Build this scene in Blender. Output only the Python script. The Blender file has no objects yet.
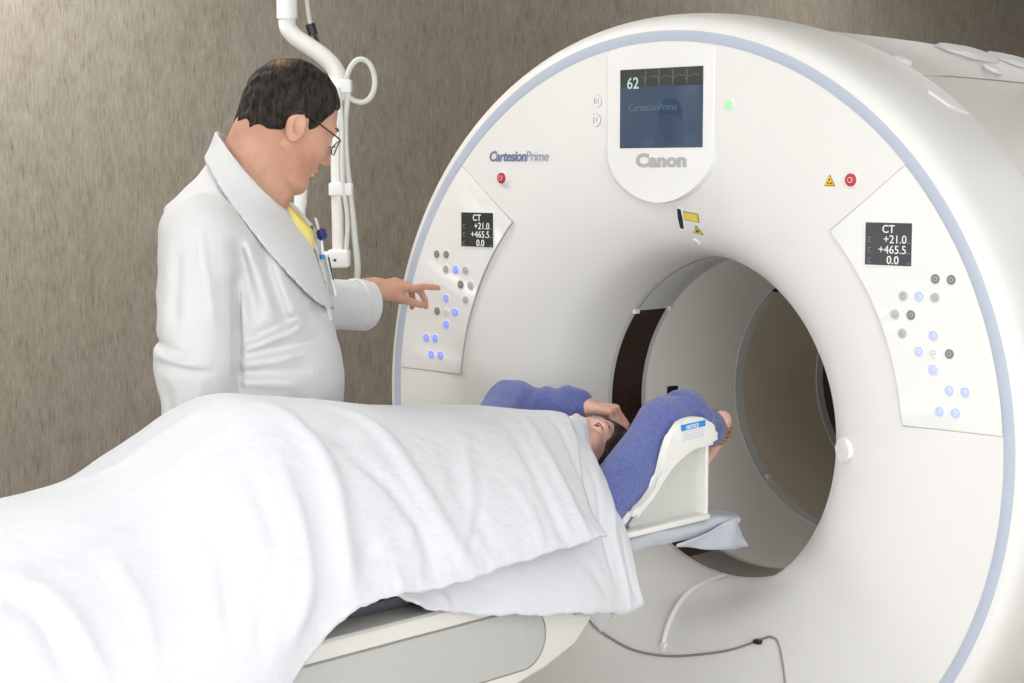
import bpy, bmesh, math, random
import numpy as np
from mathutils import Vector, Matrix
random.seed(7); rng = np.random.RandomState(7)
C = bpy.context.scene.collection
PI = math.pi
YAW = 0.7639; PITCH = 0.0988

# ---------------------------------------------------------------- camera, world, lights, exposure
cam_data = bpy.data.cameras.new('camera'); cam = bpy.data.objects.new('camera', cam_data); C.objects.link(cam)
cam.location = (2.4569, -3.0435, 1.5759); cam.rotation_euler = (PI/2 - PITCH, 0, YAW)
cam_data.sensor_width = 36; cam_data.lens = 1718.5/1024*36; cam_data.clip_start = 0.05
bpy.context.scene.camera = cam
sc = bpy.context.scene
sc.view_settings.view_transform = 'Standard'; sc.view_settings.look = 'None'
sc.view_settings.gamma = 1; sc.view_settings.use_curve_mapping = False
sc.view_settings.exposure = 0.08
w = bpy.data.worlds.new('world'); sc.world = w; w.use_nodes = True
w.node_tree.nodes['Background'].inputs[0].default_value = (.9, .95, 1, 1); w.node_tree.nodes['Background'].inputs[1].default_value = .3
LIGHTS = [(-1.65, -.75, 24), (1.0, -2.0, 1.5), (2.4, -3.9, 3), (.7, -4.3, 4), (-.9, 3.4, 9), (1.3, 3.0, 11), (3.1, -1.6, 2), (-1.65, -3.9, 12)]
CEIL = 2.75
def area(x, y, power):
    l = bpy.data.lights.new('panel_light', 'AREA'); l.shape = 'RECTANGLE'; l.size = 1.15; l.size_y = .56; l.energy = power
    l.color = (1, .99, .985)
    o = bpy.data.objects.new('panel_light', l); C.objects.link(o); o.location = (0, 0, -.012); return o

# ---------------------------------------------------------------- materials
def mat(name, col, rough=.5, metal=0, spec=.5, coat=0, emit=None, estr=0, alpha=1, trans=0, sheen=0, bump=None, sss=0):
    m = bpy.data.materials.new(name); m.use_nodes = True; n = m.node_tree.nodes; b = n['Principled BSDF']
    b.inputs['Base Color'].default_value = (*col, 1); b.inputs['Roughness'].default_value = rough
    b.inputs['Metallic'].default_value = metal; b.inputs['Specular IOR Level'].default_value = spec
    b.inputs['Coat Weight'].default_value = coat; b.inputs['Coat Roughness'].default_value = .08
    b.inputs['Transmission Weight'].default_value = trans; b.inputs['Alpha'].default_value = alpha
    b.inputs['Sheen Weight'].default_value = sheen
    if sss: b.inputs['Subsurface Weight'].default_value = sss; b.inputs['Subsurface Scale'].default_value = .01; b.inputs['Subsurface Radius'].default_value = (1, .35, .2)
    if emit: b.inputs['Emission Color'].default_value = (*emit, 1); b.inputs['Emission Strength'].default_value = estr
    if bump: noise_bump(m, *bump)
    return m
def noise_bump(m, scale, dist, stretch=(1, 1, 1), detail=4):
    t = m.node_tree; n = t.nodes; L = t.links; b = n['Principled BSDF']
    tc = n.new('ShaderNodeTexCoord'); mp = n.new('ShaderNodeMapping'); mp.inputs['Scale'].default_value = stretch
    nz = n.new('ShaderNodeTexNoise'); nz.inputs['Scale'].default_value = scale; nz.inputs['Detail'].default_value = detail
    bp = n.new('ShaderNodeBump'); bp.inputs['Distance'].default_value = dist
    L.new(tc.outputs['Object'], mp.inputs[0]); L.new(mp.outputs[0], nz.inputs['Vector']); L.new(nz.outputs[0], bp.inputs['Height']); L.new(bp.outputs[0], b.inputs['Normal'])
    return nz
def noise_colour(m, c1, c2, scale, stretch=(1, 1, 1), detail=4, lo=.35, hi=.65):
    t = m.node_tree; n = t.nodes; L = t.links; b = n['Principled BSDF']
    tc = n.new('ShaderNodeTexCoord'); mp = n.new('ShaderNodeMapping'); mp.inputs['Scale'].default_value = stretch
    nz = n.new('ShaderNodeTexNoise'); nz.inputs['Scale'].default_value = scale; nz.inputs['Detail'].default_value = detail
    rp = n.new('ShaderNodeValToRGB'); rp.color_ramp.elements[0].position = lo; rp.color_ramp.elements[1].position = hi
    rp.color_ramp.elements[0].color = (*c1, 1); rp.color_ramp.elements[1].color = (*c2, 1)
    L.new(tc.outputs['Object'], mp.inputs[0]); L.new(mp.outputs[0], nz.inputs['Vector']); L.new(nz.outputs[0], rp.inputs[0]); L.new(rp.outputs[0], b.inputs['Base Color'])
    return rp, mp

def wall_material():
    m = mat('strie_wallpaper', (.3, .26, .21), .75, spec=.25)
    t = m.node_tree; n = t.nodes; L = t.links; b = n['Principled BSDF']
    tc = n.new('ShaderNodeTexCoord')
    def noise(stretch, scale, detail=5, rough=.6):
        mp = n.new('ShaderNodeMapping'); mp.inputs['Scale'].default_value = stretch
        z = n.new('ShaderNodeTexNoise'); z.inputs['Scale'].default_value = scale; z.inputs['Detail'].default_value = detail; z.inputs['Roughness'].default_value = rough
        L.new(tc.outputs['Object'], mp.inputs[0]); L.new(mp.outputs[0], z.inputs['Vector']); return z
    a = noise((1, 1, .14), 150, 5, .7); c = noise((1, 1, .5), 16, 6, .75); d = noise((1, 1, .13), 95, 4)
    r1 = n.new('ShaderNodeValToRGB'); e = r1.color_ramp.elements
    e[0].position = .32; e[0].color = (.22, .19, .15, 1); e[1].position = .66; e[1].color = (.46, .415, .35, 1)
    k = e.new(.48); k.color = (.345, .308, .252, 1)
    mx = n.new('ShaderNodeMix'); mx.inputs[0].default_value = .42
    L.new(a.outputs[0], mx.inputs[2]); L.new(c.outputs[0], mx.inputs[3])
    L.new(mx.outputs[0], r1.inputs[0])
    r2 = n.new('ShaderNodeValToRGB'); e = r2.color_ramp.elements
    e[0].position = .31; e[0].color = (.55, .55, .55, 1); e[1].position = .40; e[1].color = (1, 1, 1, 1)
    L.new(d.outputs[0], r2.inputs[0])
    mu = n.new('ShaderNodeMix'); mu.data_type = 'RGBA'; mu.blend_type = 'MULTIPLY'; mu.inputs[0].default_value = .75
    L.new(r1.outputs[0], mu.inputs[6]); L.new(r2.outputs[0], mu.inputs[7]); L.new(mu.outputs[2], b.inputs['Base Color'])
    bp = n.new('ShaderNodeBump'); bp.inputs['Distance'].default_value = .0015; L.new(mx.outputs[0], bp.inputs['Height']); L.new(bp.outputs[0], b.inputs['Normal'])
    return m

M = {}
M['wall'] = wall_material()
M['paint'] = mat('white_wall_paint', (.88, .88, .87), .7)
M['ceil'] = mat('ceiling_tile', (.86, .86, .84), .8)
M['floor'] = mat('vinyl_floor', (.52, .48, .42), .4); noise_colour(M['floor'], (.60, .57, .52), (.70, .67, .62), 30)
M['shell'] = mat('scanner_white_plastic', (.80, .785, .765), .45, spec=.35)
M['shell2'] = mat('scanner_rear_plastic', (.72, .69, .66), .42, spec=.4)
M['panel'] = mat('scanner_panel_plastic', (.82, .81, .795), .38, spec=.4)
M['blue'] = mat('powder_blue_band', (.47, .52, .62), .45)
M['groove'] = mat('seam_groove', (.30, .27, .24), .7)
M['seam'] = mat('pale_panel_seam', (.42, .40, .375), .6)
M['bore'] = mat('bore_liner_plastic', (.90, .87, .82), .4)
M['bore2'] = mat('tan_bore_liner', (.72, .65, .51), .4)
M['mylar'] = mat('dark_mylar_window', (.022, .010, .010), .12, spec=.8); noise_colour(M['mylar'], (.022, .016, .014), (.09, .018, .018), 60, detail=2, lo=.45, hi=.85)
M['silver'] = mat('silver_trim', (.66, .66, .65), .4, metal=.15)
M['taupe'] = mat('taupe_window_cover', (.20, .18, .155), .3)
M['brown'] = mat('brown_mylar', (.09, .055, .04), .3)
M['black'] = mat('black_plastic', (.012, .012, .013), .35)
M['charcoal'] = mat('charcoal_rubber', (.06, .06, .065), .6)
M['screen'] = mat('monitor_glass', (.018, .026, .045), .06, spec=.9, emit=(.045, .085, .15), estr=.55)
M['screentop'] = mat('monitor_trace_strip', (.03, .03, .03), .08, spec=.9, emit=(.05, .05, .045), estr=.35)
M['lcd'] = mat('display_glass', (.03, .032, .035), .1, spec=.8, emit=(.06, .068, .078), estr=.6)
M['lcdL'] = mat('green_black_display_glass', (.015, .017, .015), .15, spec=.6, emit=(.04, .045, .035), estr=.4)
M['digits'] = mat('lit_digits', (.4, .4, .4), .5, emit=(.62, .66, .62), estr=.7)
M['digdim'] = mat('dim_trace', (.1, .1, .1), .5, emit=(.5, .5, .46), estr=.22)
M['dig62'] = mat('lit_heart_rate', (.3, .4, .4), .5, emit=(.25, .36, .36), estr=.7)
M['ghost'] = mat('faint_screen_words', (.05, .08, .1), .5, emit=(.09, .11, .12), estr=.6)
M['logo_blue'] = mat('slate_blue_lettering', (.17, .20, .34), .5)
M['logo_blue2'] = mat('pale_blue_lettering', (.33, .36, .48), .5)
M['logo_grey'] = mat('silver_grey_lettering', (.44, .43, .44), .4)
M['grey_line'] = mat('grey_symbol', (.40, .40, .41), .5)
M['red'] = mat('red_stop_button', (.50, .03, .05), .3)
M['yellow'] = mat('warning_yellow', (.80, .62, .03), .5)
M['orange'] = mat('warning_orange', (.88, .48, .02), .5)
M['btn_blue'] = mat('lit_blue_button', (.20, .27, .80), .35, emit=(.16, .24, 1.0), estr=.55)
M['btn_blue2'] = mat('pale_lit_blue_button', (.45, .50, .85), .35, emit=(.3, .38, 1.0), estr=.25)
M['btn_dark'] = mat('dark_grey_button', (.22, .21, .20), .35)
M['btn_grey'] = mat('grey_button', (.48, .48, .52), .35)
M['btn_white'] = mat('white_button', (.84, .83, .81), .35)
M['green'] = mat('lit_green_lamp', (.35, .75, .38), .4, emit=(.3, .8, .35), estr=.35)
M['couch'] = mat('couch_ivory_plastic', (.74, .72, .67), .4)
M['inset'] = mat('couch_grey_inset', (.50, .50, .49), .35)
M['pad'] = mat('charcoal_vinyl_pad', (.045, .05, .065), .3, coat=.3)
M['wrap'] = mat('blue_grey_plastic_wrap', (.52, .55, .62), .28, spec=.6, coat=.3, bump=(16, .012, (1, .4, 1), 2))
M['holder'] = mat('ivory_moulded_plastic', (.80, .79, .75), .4)
M['holder_grey'] = mat('grey_holder_panel', (.60, .60, .57), .5)
M['sheet'] = mat('white_cotton', (.68, .685, .725), .85, spec=.15, sheen=.1, bump=(38, .0035, (1, .6, 1), 8))
M['sheet2'] = mat('white_cotton_sheet', (.68, .685, .725), .85, spec=.15, sheen=.05, bump=(50, .0015, (1, 1, 1), 6))
M['coat'] = mat('white_lab_coat_cloth', (.67, .67, .675), .8, spec=.15, bump=(30, .003, (1, 1, .4), 4))
M['shirt'] = mat('yellow_cotton', (.80, .66, .20), .8)
M['trouser'] = mat('dark_trouser_cloth', (.05, .05, .06), .8)
M['shoe'] = mat('black_leather', (.02, .02, .02), .35)
M['skin'] = mat('ruddy_skin', (.60, .33, .24), .5, spec=.35, sss=.12)
noise_colour(M['skin'], (.50, .245, .165), (.63, .365, .26), 14, lo=.3, hi=.7)
M['skin2'] = mat('fair_skin', (.70, .43, .34), .5, spec=.35, sss=.12)
noise_colour(M['skin2'], (.72, .40, .32), (.80, .52, .42), 12, lo=.3, hi=.7)
M['eye'] = mat('eye_white', (.75, .72, .70), .2)
M['iris'] = mat('dark_iris', (.05, .06, .06), .15)
M['lip'] = mat('lip_skin', (.45, .17, .15), .5)
M['hair'] = mat('dark_brown_hair', (.03, .018, .012), .75, spec=.2)
M['hair2'] = mat('brown_black_hair', (.028, .017, .012), .45, spec=.4, bump=(60, .01, (1, .1, 1), 4))
M['grey_hair'] = mat('grey_hair', (.11, .09, .078), .8)
M['sweater'] = mat('periwinkle_knit', (.14, .17, .42), .9, spec=.1, sheen=.3)
noise_colour(M['sweater'], (.10, .125, .33), (.138, .167, .39), 160, lo=.35, hi=.65)
noise_bump(M['sweater'], 220, .003)
M['frame'] = mat('dark_spectacle_frame', (.015, .012, .015), .3)
M['lens'] = mat('spectacle_lens', (1, 1, 1), .02, trans=1, alpha=.25)
M['gold'] = mat('gold_bead', (.50, .25, .07), .3, metal=.8)
M['pipe'] = mat('white_enamel_pipe', (.76, .75, .71), .35)
M['strap'] = mat('white_velcro_strap', (.82, .81, .80), .7)
M['cable'] = mat('pale_grey_cable', (.62, .62, .58), .45)
M['navy'] = mat('navy_plastic', (.02, .03, .16), .35)
M['cyan'] = mat('bright_blue_print', (.02, .26, .66), .5)
M['white'] = mat('white_print', (.84, .84, .84), .6)
M['paper'] = mat('label_paper', (.78, .79, .80), .6)
M['clear'] = mat('clear_plastic_film', (.85, .87, .9), .15, alpha=.35)
M['fill_glow'] = mat('glowing_fill_panel', (.8, .85, .9), .4, emit=(.9, .95, 1), estr=1.0)  # glowing surface of the two added fill panels
M['lamp'] = mat('lamp_diffuser', (.9, .9, .9), .5, emit=(1, .98, .95), estr=3)
# short hair: dark, strand streaks, thinning at the crown
def hair_material():
    m = M['hair']; rp, mp = noise_colour(m, (.010, .008, .006), (.052, .041, .033), 130, (1, .25, .35), 5, .38, .7)
    t = m.node_tree; n = t.nodes; L = t.links; b = n['Principled BSDF']
    at = n.new('ShaderNodeAttribute'); at.attribute_name = 'thin'
    mx = n.new('ShaderNodeMix'); mx.data_type = 'RGBA'
    L.new(at.outputs['Fac'], mx.inputs[0]); L.new(rp.outputs[0], mx.inputs[6]); mx.inputs[7].default_value = (.34, .19, .10, 1)
    L.new(mx.outputs[2], b.inputs['Base Color'])
    nz = n.new('ShaderNodeTexNoise'); nz.inputs['Scale'].default_value = 90; bp = n.new('ShaderNodeBump'); bp.inputs['Distance'].default_value = .01
    L.new(mp.outputs[0], nz.inputs['Vector']); L.new(nz.outputs[0], bp.inputs['Height']); L.new(bp.outputs[0], b.inputs['Normal'])
hair_material()

# ---------------------------------------------------------------- object helpers
def link(o, parent=None):
    C.objects.link(o)
    if parent is not None: o.parent = parent
    return o
def tag(o, label=None, cat=None, group=None, kind=None):
    if label: o['label'] = label
    if cat: o['category'] = cat
    if group: o['group'] = group
    if kind: o['kind'] = kind
    return o
def thing(name, label, cat, loc=(0, 0, 0), rotz=0, group=None):
    o = bpy.data.objects.new(name, None); C.objects.link(o); o.empty_display_size = .1
    o.location = loc; o.rotation_euler = (0, 0, rotz); return tag(o, label, cat, group)
def mesh_obj(name, verts, faces, m, parent=None, smooth=True, auto=None):
    me = bpy.data.meshes.new(name)
    me.from_pydata([tuple(map(float, v)) for v in verts], [], [tuple(map(int, f)) for f in faces]); me.update()
    if m is not None: me.materials.append(m)
    o = bpy.data.objects.new(name, me); link(o, parent)
    if smooth: me.polygons.foreach_set('use_smooth', [True]*len(me.polygons))
    if auto:
        bm = bmesh.new(); bm.from_mesh(me); bmesh.ops.recalc_face_normals(bm, faces=bm.faces)
        for e in bm.edges:
            if len(e.link_faces) == 2 and e.calc_face_angle(0) > auto: e.smooth = False
        bm.to_mesh(me); bm.free()
    return o
def bm_obj(name, bm, m, parent=None, smooth=True, auto=.6):
    bmesh.ops.recalc_face_normals(bm, faces=bm.faces)
    me = bpy.data.meshes.new(name)
    if smooth:
        for f in bm.faces: f.smooth = True
        for e in bm.edges:
            if len(e.link_faces) == 2 and e.calc_face_angle(0) > auto: e.smooth = False
    bm.to_mesh(me); bm.free(); me.materials.append(m)
    return link(bpy.data.objects.new(name, me), parent)
def box(bm, lo, hi, bev=0, mtx=None):
    r = bmesh.ops.create_cube(bm, size=1); vs = r['verts']
    s = [hi[i]-lo[i] for i in range(3)]; c = [(hi[i]+lo[i])/2 for i in range(3)]
    for v in vs: v.co = Vector((v.co.x*s[0]+c[0], v.co.y*s[1]+c[1], v.co.z*s[2]+c[2]))
    if bev:
        es = list({e for v in vs for e in v.link_edges})
        r = bmesh.ops.bevel(bm, geom=es, offset=bev, segments=3, affect='EDGES', profile=.5); 
        vs = list({v for f in r['faces'] for v in f.verts} | set(v for v in vs if v.is_valid))
    if mtx is not None:
        for v in vs: v.co = mtx @ v.co
def add_box(name, lo, hi, m, parent=None, bev=.003):
    bm = bmesh.new(); box(bm, lo, hi, bev); return bm_obj(name, bm, m, parent)
def prism(name, pts, axis, a, b, m, parent=None, bev=0, seg=3):
    """closed polygon pts (2D) extruded along axis from a to b. axis x: pts=(y,z); y: (x,z); z: (x,y)"""
    bm = bmesh.new()
    def P(p, t): return {'x': (t, p[0], p[1]), 'y': (p[0], t, p[1]), 'z': (p[0], p[1], t)}[axis]
    v1 = [bm.verts.new(P(p, a)) for p in pts]; v2 = [bm.verts.new(P(p, b)) for p in pts]; n = len(pts)
    f1 = bm.faces.new(v1); f2 = bm.faces.new(v2[::-1])
    for i in range(n): bm.faces.new((v1[i], v2[i], v2[(i+1) % n], v1[(i+1) % n]))
    if bev:
        es = [e for e in bm.edges if (f1 in e.link_faces or f2 in e.link_faces)]
        bmesh.ops.bevel(bm, geom=es, offset=bev, segments=seg, affect='EDGES', profile=.5)
    bmesh.ops.triangulate(bm, faces=[f for f in bm.faces if len(f.verts) > 4])
    return bm_obj(name, bm, m, parent, auto=.5)
def catmull(pts, n=8, closed=False):
    P = np.array(pts, float); out = []; N = len(P)
    rng_ = range(N if closed else N-1)
    for i in rng_:
        if closed: p0, p1, p2, p3 = P[(i-1) % N], P[i], P[(i+1) % N], P[(i+2) % N]
        else: p1, p2 = P[i], P[i+1]; p0 = P[i-1] if i else 2*p1-p2; p3 = P[i+2] if i+2 < N else 2*p2-p1
        for k in range(n):
            t = k/n; out.append(.5*((2*p1)+(-p0+p2)*t+(2*p0-5*p1+4*p2-p3)*t*t+(-p0+3*p1-3*p2+p3)*t**3))
    if not closed: out.append(P[-1])
    return np.array(out)
def tube_mesh(pts, rad, seg=16, cap=True):
    pts = np.array(pts, float); n = len(pts); rad = np.full(n, rad) if np.isscalar(rad) else np.array(rad, float)
    T = np.gradient(pts, axis=0); T /= np.linalg.norm(T, axis=1)[:, None]+1e-12
    up = np.array([0, 0, 1.]) if abs(T[0][2]) < .9 else np.array([1., 0, 0])
    N = np.cross(T[0], up); N /= np.linalg.norm(N); V = []
    for i in range(n):
        N = N-T[i]*(N@T[i]); N /= np.linalg.norm(N); B = np.cross(T[i], N)
        for k in range(seg):
            a = 2*PI*k/seg; V.append(pts[i]+rad[i]*(math.cos(a)*N+math.sin(a)*B))
    F = [(i*seg+k, i*seg+(k+1) % seg, (i+1)*seg+(k+1) % seg, (i+1)*seg+k) for i in range(n-1) for k in range(seg)]
    if cap: F += [tuple(range(seg))[::-1], tuple(range((n-1)*seg, n*seg))]
    return V, F
def tube(name, pts, rad, m, parent=None, seg=16, smooth=8):
    if smooth:
        r = rad
        if not np.isscalar(rad): r = catmull([[x, 0] for x in rad], smooth)[:, 0]
        pts = catmull(pts, smooth); rad = r
    V, F = tube_mesh(pts, rad, seg); return mesh_obj(name, V, F, m, parent, auto=.9)
def lathe(name, prof, m, parent=None, seg=192, centre=(0, 0), a0=0, a1=2*PI):
    """profile of (radius, y) turned about the Y axis through (x,z)=centre"""
    V = []; F = []; full = abs(a1-a0-2*PI) < 1e-6; ns = seg if full else seg+1; n = len(prof)
    for k in range(ns):
        a = a0+(a1-a0)*k/seg
        for r, y in prof: V.append((centre[0]+r*math.cos(a), y, centre[1]+r*math.sin(a)))
    for k in range(seg):
        k2 = (k+1) % ns
        for i in range(n-1): F.append((k*n+i, k*n+i+1, k2*n+i+1, k2*n+i))
    return mesh_obj(name, V, F, m, parent, auto=.7)
def text(name, s, size, m, parent, mtx, align='LEFT', ext=.0006, offset=0, shear=0, space=1, sx=1):
    cu = bpy.data.curves.new(name, 'FONT'); cu.body = s; cu.size = size; cu.align_x = align; cu.extrude = ext; cu.offset = offset; cu.shear = shear
    cu.space_character = space; cu.resolution_u = 4
    t = bpy.data.objects.new('tmp', cu); C.objects.link(t); dg = bpy.context.evaluated_depsgraph_get(); dg.update()
    me = bpy.data.meshes.new_from_object(t.evaluated_get(dg)); me.name = name; bpy.data.objects.remove(t)
    me.transform(mtx @ Matrix.Diagonal((sx, 1, 1, 1))); me.materials.clear(); me.materials.append(m)
    return link(bpy.data.objects.new(name, me), parent)
def face_mtx(x, z, y=-.001):          # text plane facing -Y
    return Matrix.Translation((x, y, z)) @ Matrix.Rotation(PI/2, 4, 'X')

# ---------------------------------------------------------------- signed distance modelling (one skin per body)
def v3(*a): return np.array(a, np.float32)
class G:
    def __init__(s, lo, hi, h):
        s.lo = np.array(lo, np.float32); s.h = h; n = [int(math.ceil((hi[i]-lo[i])/h))+1 for i in range(3)]
        s.X, s.Y, s.Z = np.meshgrid(*[np.float32(lo[i])+np.arange(n[i], dtype=np.float32)*np.float32(h) for i in range(3)], indexing='ij', sparse=True)
def smin(a, b, k):
    h = np.clip(.5+.5*(b-a)/k, 0, 1); return b*(1-h)+a*h-k*h*(1-h)
def smax(a, b, k): return -smin(-a, -b, k)
def ell(g, c, r, R=None):
    x, y, z = g.X-np.float32(c[0]), g.Y-np.float32(c[1]), g.Z-np.float32(c[2])
    if R is not None:
        R = np.array(R, np.float32)
        x, y, z = R[0, 0]*x+R[1, 0]*y+R[2, 0]*z, R[0, 1]*x+R[1, 1]*y+R[2, 1]*z, R[0, 2]*x+R[1, 2]*y+R[2, 2]*z
    k0 = np.sqrt((x/r[0])**2+(y/r[1])**2+(z/r[2])**2); k1 = np.sqrt((x/r[0]**2)**2+(y/r[1]**2)**2+(z/r[2]**2)**2)+1e-9
    return k0*(k0-1)/k1
def cone(g, a, b, ra, rb):
    a = np.array(a, np.float32); b = np.array(b, np.float32); d = b-a; L2 = float(d@d)+1e-12
    x, y, z = g.X-a[0], g.Y-a[1], g.Z-a[2]
    t = np.clip((x*d[0]+y*d[1]+z*d[2])/L2, 0, 1)
    return np.sqrt((x-t*d[0])**2+(y-t*d[1])**2+(z-t*d[2])**2)-(ra+(rb-ra)*t)
def nets(F, g):
    """surface nets: vertices and quads of the zero level of F"""
    S = F < 0; nx, ny, nz = F.shape
    c = np.zeros((nx-1, ny-1, nz-1), np.int8)
    for i in (0, 1):
        for j in (0, 1):
            for k in (0, 1): c += S[i:nx-1+i, j:ny-1+j, k:nz-1+k]
    act = (c > 0) & (c < 8); idx = np.argwhere(act); ids = np.full(act.shape, -1, np.int64); ids[act] = np.arange(len(idx))
    acc = np.zeros((len(idx), 3)); cnt = np.zeros(len(idx))
    cor = [(i, j, k) for i in (0, 1) for j in (0, 1) for k in (0, 1)]
    val = {q: F[idx[:, 0]+q[0], idx[:, 1]+q[1], idx[:, 2]+q[2]] for q in cor}
    for p in cor:
        for ax in range(3):
            if p[ax] == 0:
                q = list(p); q[ax] = 1; q = tuple(q); a, b = val[p], val[q]; m = (a < 0) != (b < 0)
                t = np.where(m, a/np.where(a-b == 0, 1, a-b), 0); pos = np.array(p, float)[None].repeat(len(idx), 0); pos[:, ax] += t
                acc += pos*m[:, None]; cnt += m
    V = (idx+acc/cnt[:, None])*g.h+g.lo; Q = []
    for ax in range(3):
        o = [a for a in range(3) if a != ax]
        sl0 = [slice(None)]*3; sl1 = [slice(None)]*3; sl0[ax] = slice(0, -1); sl1[ax] = slice(1, None)
        E0, E1 = S[tuple(sl0)], S[tuple(sl1)]; e = np.argwhere(E0 != E1)
        ok = (e[:, o[0]] > 0) & (e[:, o[1]] > 0) & (e[:, o[0]] < F.shape[o[0]]-1) & (e[:, o[1]] < F.shape[o[1]]-1); e = e[ok]
        def at(d0, d1):
            k = e.copy(); k[:, o[0]] -= d0; k[:, o[1]] -= d1; return ids[k[:, 0], k[:, 1], k[:, 2]]
        q = np.stack([at(1, 1), at(0, 1), at(0, 0), at(1, 0)], 1)
        ins = S[e[:, 0], e[:, 1], e[:, 2]]; flip = ins if ax != 1 else ~ins
        q[~flip] = q[~flip][:, ::-1]; Q.append(q)
    return V, np.concatenate(Q)
def xf(V, mtx):
    A = np.array(mtx); return V@A[:3, :3].T+A[:3, 3]
def join(*parts):
    V = []; F = []; n = 0
    for v, f in parts:
        V.append(np.asarray(v, float)); F += [tuple(int(i)+n for i in q) for q in f]; n += len(v)
    return np.concatenate(V), F
def frame(o, x, z):
    """matrix with local x along x, local z near z"""
    x = Vector(x).normalized(); z = Vector(z); y = z.cross(x).normalized(); z = x.cross(y)
    m = Matrix((x, y, z)).transposed().to_4x4(); m.translation = Vector(o); return m

def head_skin(h=.0028, jaw=1.0, male=True):
    g = G((-.13, -.11, -.19), (.145, .11, .135), h)
    f = ell(g, (-.008, 0, .022), (.100, .078, .094))
    f = smin(f, ell(g, (.030, 0, -.040), (.066, .060*jaw, .080)), .03)
    for s in (-1, 1):
        f = smin(f, cone(g, (-.005, s*.052*jaw, -.062), (.060, s*.018, -.110), .016, .014), .028)
        f = smin(f, ell(g, (.058, s*.040, -.040), (.028, .022, .022)), .02)
    f = smin(f, ell(g, (.071, 0, -.106), (.018, .020, .015)), .015)
    if male: f = smin(f, ell(g, (.035, 0, -.118), (.05, .045, .022)), .03)
    f = smin(f, cone(g, (.078, -.036, .014), (.078, .036, .014), .011, .011), .018)
    for s in (-1, 1): f = smax(f, -ell(g, (.098, s*.032, -.008), (.016, .018, .012)), .012)
    for s in (-1, 1):
        f = smin(f, ell(g, (.075, s*.032, -.008), (.0165, .0175, .0135)), .004)
        f = smax(f, -ell(g, (.093, s*.032, -.008), (.010, .0125, .0042)), .003)
    f = smin(f, cone(g, (.086, 0, .002), (.107, 0, -.038), .008, .010), .012)
    f = smin(f, ell(g, (.105, 0, -.041), (.011, .011, .009)), .008)
    for s in (-1, 1): f = smin(f, ell(g, (.098, s*.013, -.047), (.010, .006, .007)), .006)
    f = smin(f, ell(g, (.088, 0, -.070), (.014, .024, .0065)), .007); f = smin(f, ell(g, (.087, 0, -.082), (.013, .020, .006)), .007)
    f = smax(f, -ell(g, (.104, 0, -.0762), (.012, .024, .0014)), .003)
    for s in (-1, 1):
        R = Matrix.Rotation(s*.35, 3, 'Z') @ Matrix.Rotation(-.15, 3, 'Y')
        e = ell(g, (-.008, s*.080, -.026), (.0205, .007, .034), R)
        e = smax(e, -ell(g, (-.004, s*.0865, -.020), (.012, .006, .021), R), .003)
        f = smin(f, e, .006)
    return g, f

def hand_mesh(curls, side=1, thumb=(.5, .45, .3), spread=.06, h=.0017, scale=1, wrist=.05):
    """hand: wrist at origin, fingers +x, back of hand +z; thumb on side*y. curls: three bend angles per finger, index first"""
    lo = (-wrist-.03, -.085, -.105); hi = (.205, .085, .06); g = G(lo, hi, h)
    f = cone(g, (-wrist, 0, 0), (.01, 0, 0), .026, .025)
    R = None
    f = smin(f, ell(g, (-.01, 0, 0), (.045, .030, .020)), .02)
    ys = [.030, .010, -.011, -.030]
    for y in ys: f = smin(f, cone(g, (.012, side*y*.62, 0), (.088-abs(y-.01)*.28, side*y, .002), .0135, .0105), .012)
    f = smin(f, ell(g, (.028, side*.028, -.010), (.032, .016, .014)), .014)
    fing = None; tips = []
    for i, (y, Ls, r) in enumerate(zip(ys, [(.043, .026, .021), (.048, .030, .022), (.044, .028, .021), (.034, .021, .019)], [.0090, .0092, .0088, .0078])):
        p = Vector((.088-abs(y-.01)*.28, side*y, .001)); a = 0; sp = side*(1.2-i)*spread; d0 = None
        for j, (L, c) in enumerate(zip(Ls, curls[i])):
            a += c; d = Vector((math.cos(a)*math.cos(sp), math.sin(sp)*math.cos(a), -math.sin(a)))
            q = p+d*L; ra = r*(1-.06*j); s = cone(g, p, q, ra*1.03, ra*.90)
            fing = s if d0 is None else smin(fing, s, .003); d0 = d; p = q
        tips.append((p, d, a)); f = smin(f, fing, .006); fing = None
    p = Vector((.018, side*.030, -.008)); az, dz, c = thumb
    for j, (L, r0, r1) in enumerate([(.044, .015, .0115), (.034, .0112, .0100), (.027, .0100, .0085)]):
        ang = az-c*j*.5; d = Vector((math.cos(ang)*math.cos(dz), side*math.sin(ang)*math.cos(dz), -math.sin(dz))); q = p+d*L
        f = smin(f, cone(g, p, q, r0, r1), .008 if j == 0 else .003); p = q
    V, Q = nets(f, g); return V*scale, Q
def nail_quads(): pass

# ---------------------------------------------------------------- the room
WX = -2.0
def struct(name, lo, hi, m):
    bm = bmesh.new(); box(bm, lo, hi); o = bm_obj(name, bm, m, None, smooth=False); o['kind'] = 'structure'; return o
struct('floor', (WX-.1, -5.6, -.1), (4.6, 7.6, 0), M['floor'])
struct('ceiling', (WX-.1, -5.6, CEIL), (4.6, 7.6, CEIL+.1), M['ceil'])
struct('wall_left', (WX-.1, -5.6, 0), (WX, 3.27, CEIL), M['wall'])
struct('wall_left', (WX-.1, 3.273, 0), (WX, 7.6, CEIL), M['wall'])
struct('trim_1', (WX-.05, 3.268, 0), (WX-.0015, 3.275, CEIL), M['groove'])
struct('wall_back', (WX-.1, 7.5, 0), (4.6, 7.6, CEIL), M['wall'])
struct('wall_right', (4.5, -5.6, 0), (4.6, 7.6, CEIL), M['paint'])
struct('wall_front', (WX-.1, -5.6, 0), (4.6, -5.5, CEIL), M['paint'])
struct('baseboard_left', (WX, -5.5, 0), (WX+.012, 7.5, .1), M['charcoal'])
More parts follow.
